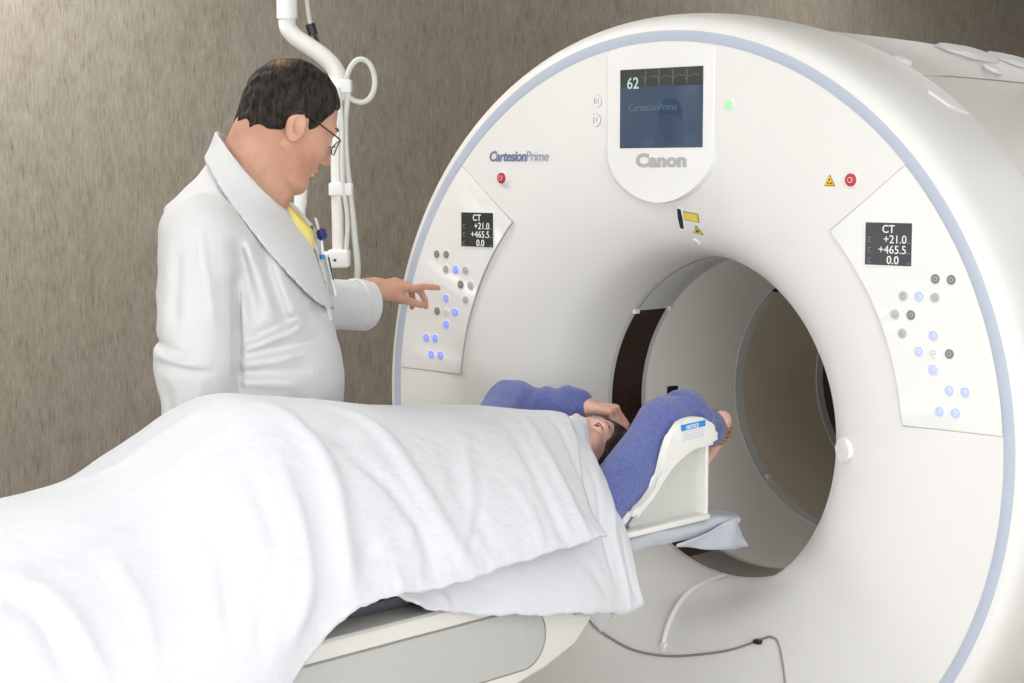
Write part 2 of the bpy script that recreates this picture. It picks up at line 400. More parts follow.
# added out of view: glowing panel and area light, side fill for the bore
fill_panel = struct('fill_panel_1', (4.495, -4.4, .75), (4.53, -1.1, 2.3), M['fill_glow'])
for y_ in (-4.4, -3.3, -2.2, -1.1): add_box('fill_panel_frame', (4.47, y_-.03, .72), (4.49, y_+.03, 2.33), M['strap'], fill_panel, .004)
for z_ in (.74, 2.31): add_box('fill_panel_frame', (4.47, -4.4, z_-.03), (4.49, -1.1, z_+.03), M['strap'], fill_panel, .004)
wl = bpy.data.lights.new('side_fill_light', 'AREA'); wl.shape = 'RECTANGLE'; wl.size = 3.1; wl.size_y = 1.45; wl.energy = 76; wl.color = (.96, .98, 1)
wo = bpy.data.objects.new('side_fill_light', wl); C.objects.link(wo); wo.location = (4.46, -2.75, 1.53); wo.rotation_euler = (PI/2, 0, PI/2)
fill_panel = struct('fill_panel_2', (-1.2, -5.53, .75), (2.6, -5.49, 2.3), M['fill_glow'])  # second added panel, unseen, with an area light filling the scanner front
for x_ in (-1.2, .07, 1.33, 2.6): add_box('fill_panel_frame', (x_-.03, -5.49, .72), (x_+.03, -5.465, 2.33), M['strap'], fill_panel, .004)
for z_ in (.74, 2.31): add_box('fill_panel_frame', (-1.2, -5.49, z_-.03), (2.6, -5.465, z_+.03), M['strap'], fill_panel, .004)
wl = bpy.data.lights.new('front_fill_light', 'AREA'); wl.shape = 'RECTANGLE'; wl.size = 3.6; wl.size_y = 1.45; wl.energy = 22; wl.color = (.98, .985, 1)
wo = bpy.data.objects.new('front_fill_light', wl); C.objects.link(wo); wo.location = (.7, -5.45, 1.53); wo.rotation_euler = (PI/2, 0, 0)
places = ['over the far side of the table', 'over the near side of the table', 'behind the camera side of the room', 'above the foot of the table', 'over the left rear of the scanner', 'over the right rear of the scanner', 'to the right of the scanner front', 'nearest the front left corner']
for (x, y, p), pl in zip(LIGHTS, places):
    t = thing('ceiling_light', 'white recessed rectangular ceiling light panel ' + pl, 'ceiling light', (x, y, CEIL), group='recessed ceiling lights')
    add_box('light_frame', (-.62, -.31, -.006), (.62, .31, .0), M['strap'], t, 0)
    add_box('light_diffuser', (-.58, -.28, -.009), (.58, .28, -.0065), M['lamp'], t, 0)
    area(x, y, p).parent = t

# ---------------------------------------------------------------- the scanner
ZC = 1.0; BZ = ZC-.0139
gan = thing('ct_scanner', 'large white ring-shaped body scanner with a powder blue outer band and open bore', 'medical scanner')
prof = [(.390, .284), (.390, .25), (.391, .215), (.395, .175), (.402, .140), (.415, .105), (.437, .075), (.468, .050), (.51, .031), (.57, .015), (.64, .005), (.70, .001), (.76, 0), (.865, 0)]
prof = [tuple(p) for p in catmull(prof, 4)]
V = []; ns = 192
def lathe_blend(name, prof, m, parent, c_in, c_out, r_in, r_out, seg=192):
    V = []; F = []; n = len(prof)
    for k in range(seg):
        a = 2*PI*k/seg
        for r, y in prof:
            t = min(1, max(0, (r-r_in)/(r_out-r_in))); cz = c_in*(1-t)+c_out*t
            V.append((r*math.cos(a), y, cz+r*math.sin(a)))
    for k in range(seg):
        k2 = (k+1) % seg
        for i in range(n-1): F.append((k*n+i, k*n+i+1, k2*n+i+1, k2*n+i))
    return mesh_obj(name, V, F, m, parent, auto=.7)
lathe_blend('front_cover', prof, M['shell'], gan, BZ, ZC, .39, .7)
lathe('accent_ring', [(.865, .004), (.865, -.001), (.8665, -.0015), (.8875, -.0015), (.889, -.001), (.889, .004)], M['blue'], gan, centre=(0, ZC))
rim = catmull([(.889, 0), (.902, .004), (.916, .018), (.926, .045), (.932, .09), (.934, .16), (.930, .25), (.925, .300)], 4)
lathe('outer_rim', [tuple(p) for p in rim]+[(.918, .304), (.905, .304)], M['shell'], gan, centre=(0, ZC))
rear = [(.905, .300), (.912, .303), (.915, .33), (.918, .45), (.917, .70), (.912, .95), (.900, 1.2), (.87, 1.5), (.78, 1.75), (.70, 1.86), (.36, 1.88)]
lathe('rear_housing', [tuple(p) for p in catmull(rear, 3)], M['shell2'], gan, centre=(0, ZC))
# base the ring stands on
prism('base', [(-.80, 0), (.80, 0), (.80, .36), (.62, .42), (-.62, .42), (-.80, .36)], 'y', .22, 1.75, M['shell'], gan, .02)
# bore from front to back
def bore_ring(name, y0, y1, m, r0=.39, r1=None, a0=0, a1=2*PI, th=.006):
    r1 = r1 or r0
    return lathe(name, [(r0+th, y0), (r0, y0), (r1, y1), (r1+th, y1)], m, gan, centre=(0, BZ), a0=a0, a1=a1)
bore_ring('bore_trim', .284, .300, M['silver'])
bore_ring('scan_window', .300, .420, M['mylar'], .3905)
bore_ring('bore_trim', .420, .436, M['silver'])
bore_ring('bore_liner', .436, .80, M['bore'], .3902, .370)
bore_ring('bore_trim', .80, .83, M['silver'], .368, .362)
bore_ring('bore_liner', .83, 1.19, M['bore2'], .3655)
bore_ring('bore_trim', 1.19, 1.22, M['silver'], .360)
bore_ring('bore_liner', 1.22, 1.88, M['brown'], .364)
# grey metal section over the upper part of the scan window
lathe('window_shutter', [(.3895, .301), (.3890, .303), (.3890, .417), (.3895, .419)], M['silver'], gan, centre=(0, BZ), a0=math.radians(38), a1=math.radians(142))
lathe('window_shutter', [(.3895, .301), (.3890, .303), (.3890, .417), (.3895, .419)], M['taupe'], gan, centre=(0, BZ), a0=math.radians(250), a1=math.radians(345))
for a in (142, 38):
    for y in (.292, .428):
        c = (.387*math.cos(math.radians(a)), y, BZ+.387*math.sin(math.radians(a)))
        add_box('trim_clip', [c[0]-.006, c[1]-.009, c[2]-.006], [c[0]+.006, c[1]+.009, c[2]+.006], M['strap'], gan, .002)
# black sensor on the liner and a catch on the joint ring
# small recesses and rod on the face
def disc(name, x, z, r, m, parent, y0=-.003, y1=.0, rx=None, seg=24, bev=.001):
    rx = rx or r
    pts = [(x+rx*math.cos(2*PI*k/seg), z+r*math.sin(2*PI*k/seg)) for k in range(seg)]
    return prism(name, pts, 'y', y0, y1, m, parent, bev, 2)
# control panels
def arc(cx, cz, r, a0, a1, n): return [(cx+r*math.cos(a0+(a1-a0)*k/n), cz+r*math.sin(a0+(a1-a0)*k/n)) for k in range(n+1)]
def panel(s):
    A = math.radians
    pts = arc(0, ZC, .8635, A(4.2), A(42.9), 24)+arc(0, ZC, .643, A(44.6), A(5.6), 24)
    pts = [(s*x, z) for x, z in pts]
    lab = 'angular control panel with a small display and lit blue buttons'
    o = prism('control_panel', pts, 'y', -.0022, .02, M['panel'], gan, .002)
    # dark seam under the panel edge
    cx = sum(p[0] for p in pts)/len(pts); cz = sum(p[1] for p in pts)/len(pts)
    big = []
    for x, z in pts:
        d = math.hypot(x-cx, z-cz); k = (d+.0016)/d; big.append((cx+(x-cx)*k, cz+(z-cz)*k))
    prism('panel_seam', big, 'y', -.0003, .015, M['seam'], o)
    return o
PL = panel(-1); PR = panel(1)
YP = -.0022
kinds = 'ddgbgdggbdwbbbbbb'
BL = [(-.722, 1.365), (-.687, 1.365), (-.688, 1.328), (-.653, 1.328), (-.618, 1.328), (-.635, 1.291), (-.600, 1.291), (-.618, 1.253), (-.688, 1.253), (-.721, 1.219), (-.688, 1.219), (-.656, 1.219), (-.688, 1.186), (-.763, 1.148), (-.729, 1.148), (-.744, 1.105), (-.710, 1.105)]
BR = [(.743, 1.363), (.708, 1.363), (.708, 1.326), (.673, 1.326), (.637, 1.326), (.655, 1.288), (.619, 1.288), (.637, 1.250), (.707, 1.250), (.743, 1.216), (.709, 1.216), (.675, 1.216), (.708, 1.182), (.780, 1.143), (.745, 1.143), (.760, 1.099), (.725, 1.099)]
icons = ['|', 'o', '+', '-', 'x', 'v', '^', 'o', '<', '>', '+', 'v', '=', '^', 'v', '<', '>']
for P, B, bl in ((PL, BL, M['btn_blue']), (PR, BR, M['btn_blue2'])):
    for (x, z), k, ic in zip(B, kinds, icons):
        m = {'d': M['btn_dark'], 'g': M['btn_grey'], 'b': bl, 'w': M['btn_white']}[k]
        ring = disc('button_rim', x, z, .0135, M['panel'], P, YP-.0008, YP+.001, bev=.0004)
        b = disc('button', x, z, .0098, m, P, YP-.0022, YP, bev=.0008)
        b['label'] = {'d': 'dark grey round button', 'g': 'pale grey round button', 'b': 'lit blue round button', 'w': 'white round button'}[k]
        mk = disc('button_icon', x, z, .0048, M['btn_grey'] if k == 'd' else M['btn_white'] if k == 'b' else M['grey_line'], b, YP-.0026, YP-.0021, bev=0, seg=10)
        disc('button_icon', x, z, .0034, m, b, YP-.0029, YP-.0025, bev=0, seg=10)
# the white one sits in a shallow round dish
def display(P, x0, x1, z0, z1, m):
    fr = prism('display_bezel', [(x0-.005, z0-.005), (x1+.005, z0-.005), (x1+.005, z1+.005), (x0-.005, z1+.005)], 'y', YP-.0012, YP+.004, M['btn_white'], P, .001)
    d = prism('display_screen', [(x0, z0), (x1, z0), (x1, z1), (x0, z1)], 'y', YP-.0022, YP+.003, m, P, 0)
    wd = x1-x0; y = YP-.0026
    text('display_text', 'CT', .0225, M['digits'], d, face_mtx(x0+.50*wd, z1-.020, y), 'CENTER', .0003, .0002)
    text('display_text', '+21.0', .0235, M['digits'], d, face_mtx(x0+.90*wd, z1-.041, y), 'RIGHT', .0003, 0)
    text('display_text', '+465.5', .0235, M['digits'], d, face_mtx(x0+.90*wd, z1-.062, y), 'RIGHT', .0003, 0)
    text('display_text', '0.0', .0235, M['digits'], d, face_mtx(x0+.74*wd, z1-.083, y), 'RIGHT', .0003, .0002)
    for k, s_ in enumerate(('mm', 'mm', 'deg')): text('display_text', s_, .006, M['digdim'], d, face_mtx(x1-.002, z1-.041-.021*k, y), 'RIGHT', .0003)
    for k in range(3):
        zz = z1-.040-.021*k
        for a in (0, .0045, .009): add_box('display_icon', (x0+.006, y-.0003, zz+a), (x0+.014-(.003 if a == .0045 else 0), y, zz+a+.0014), M['digdim'], d, 0)
display(PL, -.631, -.520, 1.388, 1.473, M['lcdL'])
display(PR, .546, .653, 1.386, 1.472, M['lcd'])
# monitor housing under the top of the ring
pts = [(-.152, 1.845), (-.150, 1.60)]+[(-.150+.302*t, 1.600-.095*math.sin(PI*t)**.62) for t in np.linspace(.03, .97, 30)]+[(.155, 1.60), (.157, 1.845)]
k = []
for x, z in pts:                    # keep it inside the ring
    r = math.hypot(x, z-ZC); k.append((x, z) if r < .864 else (x, ZC+math.sqrt(.864**2-x*x)))
k += [(x, ZC+math.sqrt(.864**2-x*x)) for x in np.linspace(.13, -.13, 10)]
hs = prism('monitor_housing', k, 'y', -.0045, .07, M['panel'], gan, .004, 4)
scr = prism('monitor_screen', [(-.111, 1.628), (.127, 1.628), (.127, 1.806), (-.111, 1.806)], 'y', -.0055, .0, M['screen'], gan, .0006)
st = prism('trace_strip', [(-.1095, 1.7655), (.1255, 1.7655), (.1255, 1.8045), (-.1095, 1.8045)], 'y', -.0061, -.0045, M['screentop'], scr, 0)
text('screen_text', '62', .036, M['dig62'], scr, face_mtx(-.090, 1.7605+.002, -.0066), 'LEFT', .0002, .0004)
text('screen_text', 'CartesionPrime', .022, M['ghost'], scr, face_mtx(-.085, 1.712, -.0058), 'LEFT', .0001)
tr = []
for k_ in range(5):
    x = -.036+.0395*k_
    tr += [(x-.013, 1.786), (x-.009, 1.789), (x-.006, 1.786), (x-.003, 1.786), (x-.001, 1.777), (x+.001, 1.799), (x+.004, 1.783), (x+.010, 1.786), (x+.016, 1.790)]
tr = [p for p in tr if -.06 < p[0] < .12]
V, F = tube_mesh([(x, -.0064, z) for x, z in tr], .00045, 5); mesh_obj('trace_line', V, F, M['digdim'], scr)
for k_ in range(5):
    x = -.036+.0395*k_; 
    if x < .12: add_box('grid_line', (x-.0006, -.00635, 1.767), (x+.0006, -.0059, 1.803), M['digdim'], scr, 0)
# maker's lettering: heavy letters with slab serifs
t = text('maker_lettering', 'Canon', .040, M['logo_grey'], gan, face_mtx(.010, 1.5865, -.0048), 'CENTER', .0006, .0022, sx=1.36)
text('model_lettering', 'Cartesion', .0345, M['logo_blue'], gan, face_mtx(-.537, 1.6005, -.001), 'LEFT', .0004, .0009, .22, .92)
text('model_lettering', 'Prime', .0345, M['logo_blue2'], gan, face_mtx(-.413, 1.6005, -.001), 'LEFT', .0004, -.0001, .15, .92)
# stop buttons, lamp, symbols
for x, z in ((-.489, 1.559), (.509, 1.558)):
    disc('button_rim', x, z, .0175, M['panel'], gan, -.004, .01, bev=.001)
    rb = disc('stop_button', x, z, .0135, M['red'], gan, -.009, .0, rx=.0125, bev=.002)
    rb['label'] = 'small red round stop button'
    disc('button_mark', x, z, .006, M['paper'], rb, -.0096, -.0088, bev=0); disc('button_mark', x, z, .0046, M['red'], rb, -.0099, -.009, bev=0)
disc('status_lamp_rim', .196, 1.719, .0145, M['panel'], gan, -.003, .005); disc('status_lamp', .196, 1.719, .0105, M['green'], gan, -.005, 0)
for x, z in ((-.185, 1.738), (-.188, 1.694)):
    r_ = disc('touch_key', x, z, .0148, M['grey_line'], gan, -.0012, .004, bev=0)
    disc('touch_key_face', x, z, .0140, M['panel'], r_, -.0018, .003, bev=0)
    for a in (-.006, .0, .006): add_box('key_symbol', (x-.007, -.0023, z+a-.0009), (x+.006-abs(a), -.0017, z+a+.0009), M['grey_line'], r_, 0)
    for a in (-.006, .006): add_box('key_symbol', (x+a-.0008, -.0023, z-.007), (x+a+.0008, -.0017, z+.007), M['grey_line'], r_, 0)
def triangle(name, x, z, s_, m, y, parent, mtx=None):
    o = prism(name, [(x-s_, z-s_*.8), (x+s_, z-s_*.8), (x, z+s_*.95)], 'y', y, y+.001, m, parent, 0); return o
tw = triangle('warning_label', .455, 1.556, .0135, M['black'], -.0008, gan); triangle('warning_face', .455, 1.556, .0120, M['orange'], -.0014, tw)
for a in (90, 210, 330):
    add_box('warning_blade', (.455+.0045*math.cos(math.radians(a))-.0018, -.002, 1.5535+.0045*math.sin(math.radians(a))-.0018), (.455+.0045*math.cos(math.radians(a))+.0018, -.0013, 1.5535+.0045*math.sin(math.radians(a))+.0018), M['black'], tw, 0)
# things on the flared throat: a local frame on the surface
pr = np.array(prof)
def on_flare(ang, r):
    a = math.radians(ang); i = int(np.argmin(abs(pr[:, 0]-r))); i = min(max(i, 1), len(pr)-2)
    y = np.interp(r, pr[:, 0], pr[:, 1]); dr, dy = pr[i+1]-pr[i-1]
    t = min(1, max(0, (r-.39)/(.7-.39))); cz = BZ*(1-t)+ZC*t
    rad = Vector((math.cos(a), 0, math.sin(a))); tang = Vector((math.sin(a), 0, -math.cos(a)))
    up = (rad*dr+Vector((0, 1, 0))*dy).normalized(); nrm = tang.cross(up)
    if nrm.y > 0: nrm = -nrm
    m = Matrix((tang, up, nrm)).transposed().to_4x4(); m.translation = Vector((r*math.cos(a), y, cz+r*math.sin(a))); return m
def plate(name, pts, z0, z1, m, parent, mtx, bev=0):
    o = prism(name, pts, 'z', z0, z1, m, parent, bev); o.data.transform(mtx); return o
def locate(x, z, c=None):   # polar on the throat
    c = c or ZC-.005
    return math.degrees(math.atan2(z-c, x)), math.hypot(x, z-c)
a_, r_ = 86, .455
slot = plate('laser_slot', [(-.0055, -.026), (.0055, -.026), (.0065, 0), (.0055, .026), (-.0055, .026), (-.0065, 0)], -.004, .0015, M['black'], gan, on_flare(86.5, .479) @ Matrix.Rotation(-.12, 4, 'Z'), .0015)
plate('laser_slot_rim', [(-.0085, -.030), (.0085, -.030), (.0095, 0), (.0085, .030), (-.0085, .030), (-.010, 0)], -.003, .0006, M['btn_white'], slot, on_flare(86.5, .479) @ Matrix.Rotation(-.12, 4, 'Z'))
m1 = on_flare(82.5, .487); yl = plate('warning_label', [(-.021, -.011), (.021, -.011), (.021, .011), (-.021, .011)], .0004, .0012, M['black'], gan, m1)
plate('warning_face', [(-.0200, -.0100), (.0200, -.0100), (.0200, .0100), (-.0200, .0100)], .0010, .0016, M['yellow'], yl, m1)
for k_ in (-.005, .0, .005): plate('warning_print', [(-.015, k_-.0006), (.014, k_-.0006), (.014, k_+.0006), (-.015, k_+.0006)], .0014, .0019, M['bore2'], yl, m1)
m2 = on_flare(81.4, .460); yl = plate('warning_label', [(-.013, -.011), (.015, -.011), (.0, .013)], .0004, .0012, M['black'], gan, m2)
plate('warning_face', [(-.0105, -.0095), (.0125, -.0095), (.0, .0105)], .0010, .0016, M['yellow'], yl, m2)
plate('warning_print', [(.004*math.cos(t), -.003+.004*math.sin(t)) for t in np.linspace(0, 2*PI, 9)[:-1]], .0014, .0019, M['black'], yl, m2)
m3 = on_flare(84, .429); plate('camera_ring', [(.010*math.cos(t), .012*math.sin(t)) for t in np.linspace(0, 2*PI, 25)[:-1]], -.002, .003, M['btn_white'], gan, m3, .001)
plate('camera_lens', [(.005*math.cos(t), .006*math.sin(t)) for t in np.linspace(0, 2*PI, 17)[:-1]], .001, .0042, M['silver'], gan, m3, .001)
m4 = on_flare(-.2, .474); plate('touch_knob', [(.026*math.cos(t), .032*math.sin(t)) for t in np.linspace(0, 2*PI, 33)[:-1]], -.02, .008, M['panel'], gan, m4, .006)
# sensor pad and catches in the bore
o = add_box('sensor_pad', (-.390, .52, .986), (-.382, .565, 1.006), M['black'], gan, .003)
for p in ((-.268, .822, .737), (-.246, .815, 1.257)): add_box('joint_catch', [p[0]-.007, p[1]-.01, p[2]-.007], [p[0]+.007, p[1]+.01, p[2]+.007], M['strap'] if p[2] < 1 else M['black'], gan, .002)
# rod and seam below the bore
rod = []
for r in np.linspace(.51, .3905, 14):
    rod.append((0, float(np.interp(r, pr[::-1, 0][::-1] if pr[0, 0] < pr[-1, 0] else pr[::-1, 0], pr[:, 1]))-.001, BZ+.004-r))
for y_ in (.24, .27): rod.append((0, y_, BZ+.004-.3905))
tube('guide_ridge', rod, .0062, M['panel'], gan, 14, 2); add_box('ridge_end', (-.011, rod[0][1]-.006, rod[0][2]-.026), (.011, rod[0][1]+.02, rod[0][2]+.004), M['panel'], gan, .005)
def surf_line(pts, off=-.0005):
    out = []
    for x, z in catmull(pts, 6): out.append((x, float(np.interp(math.hypot(x, z-ZC), pr[:, 0], pr[:, 1]))+off, z))
    return out
V, F = tube_mesh(surf_line([(-.25, .515), (-.219, .497), (-.186, .478), (-.092, .453), (-.003, .453), (.083, .469), (.195, .503), (.291, .549), (.310, .556), (.330, .551), (.345, .524), (.362, .46), (.372, .36), (.38, .2), (.38, .16)]), .0028, 6); mesh_obj('cover_seam', V, F, M['groove'], gan)
add_box('seam_latch', (.268, .012, .535), (.286, .030, .544), M['black'], gan, .001)
# seams and fittings on the rear housing
def on_cyl(ang, y, r=None):
    r = r or float(np.interp(y, [.3, .45, .7, .95, 1.2, 1.5], [.912, .918, .917, .912, .900, .87])); a = math.radians(ang)
    return Vector((r*math.cos(a), y, ZC+r*math.sin(a)))
for ang in (59, 121): 
    V, F = tube_mesh([on_cyl(ang, y) for y in np.linspace(.31, 1.6, 20)], .0022, 6); mesh_obj('housing_seam', V, F, M['groove'], gan)
def cap(name, ang, y0, y1, wdeg, parent, m, lift=.004, slant=0):
    V = []; F = []; n = 10; mm = 8
    for i in range(n+1):
        t = i/n; y = y0+(y1-y0)*t; w_ = wdeg*math.sqrt(max(0, 1-(2*t-1)**4))
        for j in range(mm+1):
            u = 2*j/mm-1; p = on_cyl(ang+slant*t+u*w_, y); e = lift*(1-max(abs(u), abs(2*t-1))**6)
            a = math.radians(ang+slant*t+u*w_); V.append(p+Vector((math.cos(a), 0, math.sin(a)))*(e*2.2+.0012))
    for i in range(n):
        for j in range(mm): q = i*(mm+1)+j; F.append((q, q+mm+1, q+mm+2, q+1))
    return mesh_obj(name, V, F, m, gan)
cap('cover_cap', 63.5, .325, .37, 1.5, gan, M['white']); cap('cover_cap', 62.9, .715, .765, 1.5, gan, M['white'])
cap('top_vent', 71, .74, .93, 4.2, gan, M['white'], .006); cap('top_vent', 70, .96, 1.16, 4.2, gan, M['white'], .006)
c = Vector((.905*math.cos(math.radians(50)), .24, ZC+.905*math.sin(math.radians(50))))
def rim_p(ang, y):
    r = float(np.interp(y, [.045, .09, .16, .25, .3], [.926, .932, .934, .930, .925])); a = math.radians(ang); return Vector((r*math.cos(a), y, ZC+r*math.sin(a)))
# moulded notch on the rim
pA = [rim_p(52.5, .19), rim_p(51, .245), rim_p(48.5, .275), rim_p(49.5, .215)]
bm = bmesh.new(); vv = [bm.verts.new(p*1.0+Vector((.004, 0, .004))) for p in pA]+[bm.verts.new(p-Vector((.02, 0, .02))) for p in pA]
bm.faces.new(vv[:4]); bm.faces.new(vv[4:][::-1])
for i in range(4): bm.faces.new((vv[i], vv[4+i], vv[4+(i+1) % 4], vv[(i+1) % 4]))
bm_obj('rim_notch', bm, M['panel'], gan, auto=.3)

# ---------------------------------------------------------------- the patient table
tab = thing('patient_table', 'ivory scanner couch with a grey side inset sliding patients into the bore', 'scanner table', (0, -1.6, 0))
def loc(o, t):   # keep world geometry when parented to a thing that has a location
    o.data.transform(Matrix.Translation(-Vector(t.location)).to_4x4()); return o
def L_(o): return loc(o, tab)
L_(prism('couch_body', [(-3.05, .80), (-.58, .80), (-.545, .785), (-.548, .72), (-.61, .665), (-.70, .632), (-.80, .620), (-3.05, .59)], 'x', -.30, .30, M['couch'], tab, .012))
ins = [(-3.0, .763), (-.76, .763)]+[(-.76+.057*math.sin(t), .706+.057*math.cos(t)) for t in np.linspace(0, PI, 14)]+[(-.76, .649), (-3.0, .649)]
pi_ = L_(prism('side_inset', ins, 'x', .296, .3025, M['inset'], tab, .002)); 
big = [(-3.002, .767), (-.76, .767)]+[(-.76+.061*math.sin(t), .706+.061*math.cos(t)) for t in np.linspace(0, PI, 14)]+[(-.76, .645), (-3.002, .645)]
L_(prism('inset_seam', big, 'x', .295, .3008, M['groove'], tab, 0))
L_(prism('lift_column', [(-.24, 0), (.24, 0), (.22, .62), (-.22, .62)], 'y', -2.4, -1.15, M['couch'], tab, .01))
L_(add_box('table_foot', (-.26, -2.9, 0), (.26, -.25, .07), M['couch'], tab, .02))
L_(add_box('lift_link', (-.16, -1.15, .40), (.16, -.82, .61), M['charcoal'], tab, .02))
def slab(name, y0, y1, zt, hw, th, m, bulge=.010):
    pts = [(-hw, zt-.012), (-hw+.03, zt), (-.10, zt+.0), (.10, zt+.0), (hw-.03, zt), (hw, zt-.012), (hw-.004, zt-th*.6), (hw-.05, zt-th), (-hw+.05, zt-th), (-hw+.004, zt-th*.6)]
    return L_(prism(name, pts, 'y', y0, y1, m, tab, .004))
slab('table_top', -3.0, -.36, .800, .225, .035, M['couch'])
slab('table_pad', -2.95, -.50, .846, .274, .048, M['pad'])
# plastic wrap round the end of the table top, loose at the tip
V = []; n = 30; mm = 48
for i in range(n+1):
    t = i/n; y = -.62+.63*t; close = max(0, (t-.86)/.14)
    for j in range(mm):
        a = 2*PI*j/mm; cx, cz = math.cos(a), math.sin(a); ex = abs(cx)**.28*np.sign(cx); ez = abs(cz)**.45*np.sign(cz)
        x = .232*ex; z = .8085+.0255*ez-.010*close*(ez > 0)
        if ez < 0: x *= .97
        V.append((x+.0025*math.sin(y*26+a*2), y, z+.0016*math.sin(y*30+x*16)+.0012*math.sin(y*60-x*30)))
F = [(i*mm+j, i*mm+(j+1) % mm, (i+1)*mm+(j+1) % mm, (i+1)*mm+j) for i in range(n) for j in range(mm)]
V.append((0, .03, .80)); F += [(n*mm+j, n*mm+(j+1) % mm, len(V)-1) for j in range(mm)]
L_(mesh_obj('plastic_wrap', V, F, M['wrap'], tab, auto=.9))
top = catmull([(.233, -.22, .790), (.235, -.12, .800), (.234, -.05, .812), (.232, -.012, .818), (.20, .005, .815), (.10, .010, .81), (0, .01, .80)], 5)
bot = catmull([(.230, -.22, .784), (.230, -.14, .768), (.230, -.06, .751), (.230, .0, .746), (.231, .044, .744), (.13, .045, .752), (0, .035, .765)], 5)
V = []; q = 6
for i in range(len(top)):
    for j in range(q+1):
        t = j/q; p = top[i]*(1-t)+bot[i]*t; V.append(p+np.array([.003*math.sin(i*.45+t*3), .002*math.sin(i*.5)*t, .0015*math.sin(i*.8)*t]))
F = [(i*(q+1)+j, (i+1)*(q+1)+j, (i+1)*(q+1)+j+1, i*(q+1)+j+1) for i in range(len(top)-1) for j in range(q)]
o = L_(mesh_obj('wrap_flap', V, F, M['wrap'], tab)); so = o.modifiers.new('thickness', 'SOLIDIFY'); so.thickness = .0015
# film hanging off the couch nose
bm = bmesh.new(); q = [(.303, -.62, .76), (.305, -.50, .75), (.306, -.475, .735), (.304, -.545, .676), (.303, -.575, .715), (.303, -.62, .722)]; bm.faces.new([bm.verts.new(p) for p in q])
o = bm_obj('plastic_film', bm, M['clear'], tab, auto=3); L_(o); so = o.modifiers.new('thickness', 'SOLIDIFY'); so.thickness = .0015

# ---------------------------------------------------------------- the arm holder on the table top
hol = thing('arm_support', 'ivory curved arm rest with a blue notice label on the end of the table', 'arm rest', (0, -.1, .83))
def H_(o): return loc(o, hol)
up = [(-.378, .874), (-.372, .888), (-.340, .902), (-.300, .938), (-.283, .978), (-.266, 1.016), (-.240, 1.046), (-.198, 1.058), (-.148, 1.055), (-.113, 1.034), (-.098, 1.010), (-.103, 1.000)]
lo = [(-.112, .997), (-.17, .994), (-.211, .982), (-.259, .957), (-.313, .908), (-.345, .889), (-.361, .876)]
band = [tuple(p) for p in catmull(up, 3)]+[tuple(p) for p in catmull(lo, 3)]
H_(prism('side_flange', band, 'x', .232, .250, M['holder'], hol, .006))
lo_c = catmull([(-.362, .880), (-.345, .894), (-.313, .914), (-.259, .963), (-.211, .988), (-.17, 1.000), (-.112, 1.002)], 5)
pts = [tuple(p) for p in lo_c]+[(y-.002, z-.010) for y, z in lo_c[::-1]]
for s in (1, -1): H_(prism('trough', pts, 'x', (.115 if s > 0 else -.220), (.248 if s > 0 else -.115), M['holder'], hol, .002))
for s in (1, -1):
    x0, x1 = (.205, .213) if s > 0 else (-.213, -.205)
    H_(prism('side_panel', [(-.125, .838), (-.125, .990), (-.17, .990), (-.211, .978), (-.259, .953), (-.313, .903), (-.350, .875), (-.350, .838)], 'x', x0, x1, M['holder_grey'], hol, 0))
for s in (1, -1): H_(add_box('end_panel', (min(s*.115, s*.240), -.128, .832), (max(s*.115, s*.240), -.118, .998), M['holder'], hol, .002))
for s in (1, -1): H_(add_box('base_rail', (min(s*.205, s*.244), -.43, .830), (max(s*.205, s*.244), -.116, .8425), M['holder'], hol, .003)); H_(prism('base_rail', [(-.43, .8425), (-.41, .8425), (-.375, .866), (-.365, .880), (-.375, .883), (-.41, .860)], 'x', s*.225-.01, s*.225+.01, M['holder'], hol, .003))
H_(add_box('base_panel', (-.21, -.42, .8295), (.21, -.13, .834), M['charcoal'], hol, 0))
# notice label: blue heading, lines of small print
nl = H_(prism('notice_label', [(-.229, 1.049), (-.147, 1.049), (-.146, 1.020), (-.228, 1.008)], 'x', .2498, .2508, M['paper'], hol, 0))
H_(prism('notice_heading', [(-.2295, 1.0475), (-.1465, 1.0495), (-.146, 1.037), (-.2285, 1.034)], 'x', .2500, .2514, M['cyan'], nl, 0)) 
tm = Matrix.Translation((.2516, -.212, 1.0365)) @ Matrix.Rotation(.03, 4, 'X') @ Matrix.Rotation(PI/2, 4, 'Z') @ Matrix.Rotation(PI/2, 4, 'X')
H_(text('notice_text', 'NOTICE', .0115, M['white'], nl, tm, 'LEFT', .0003, .0003))
for k_ in range(4):
    z = 1.0315-.0052*k_; H_(prism('notice_print', [(-.222, z-.001), (-.152, z+.0012), (-.152, z+.0004), (-.222, z-.0018)], 'x', .2504, .2512, M['grey_line'], nl, 0))

# ---------------------------------------------------------------- the patient
pat = thing('person', 'person in a blue knit sweater lying on the table under white sheets, arms raised', 'person', (0, -.9, .84))
def T_(V): return np.asarray(V)-np.array(pat.location)[None]
g, f = head_skin(.0027, .92, False)
hx = frame((-.012, -.222, .942), (.06, -.10, 1), (.0, 1, .12))     # face up, crown towards the bore
head = nets(f, g); head = (xf(head[0]*.96, hx), head[1])
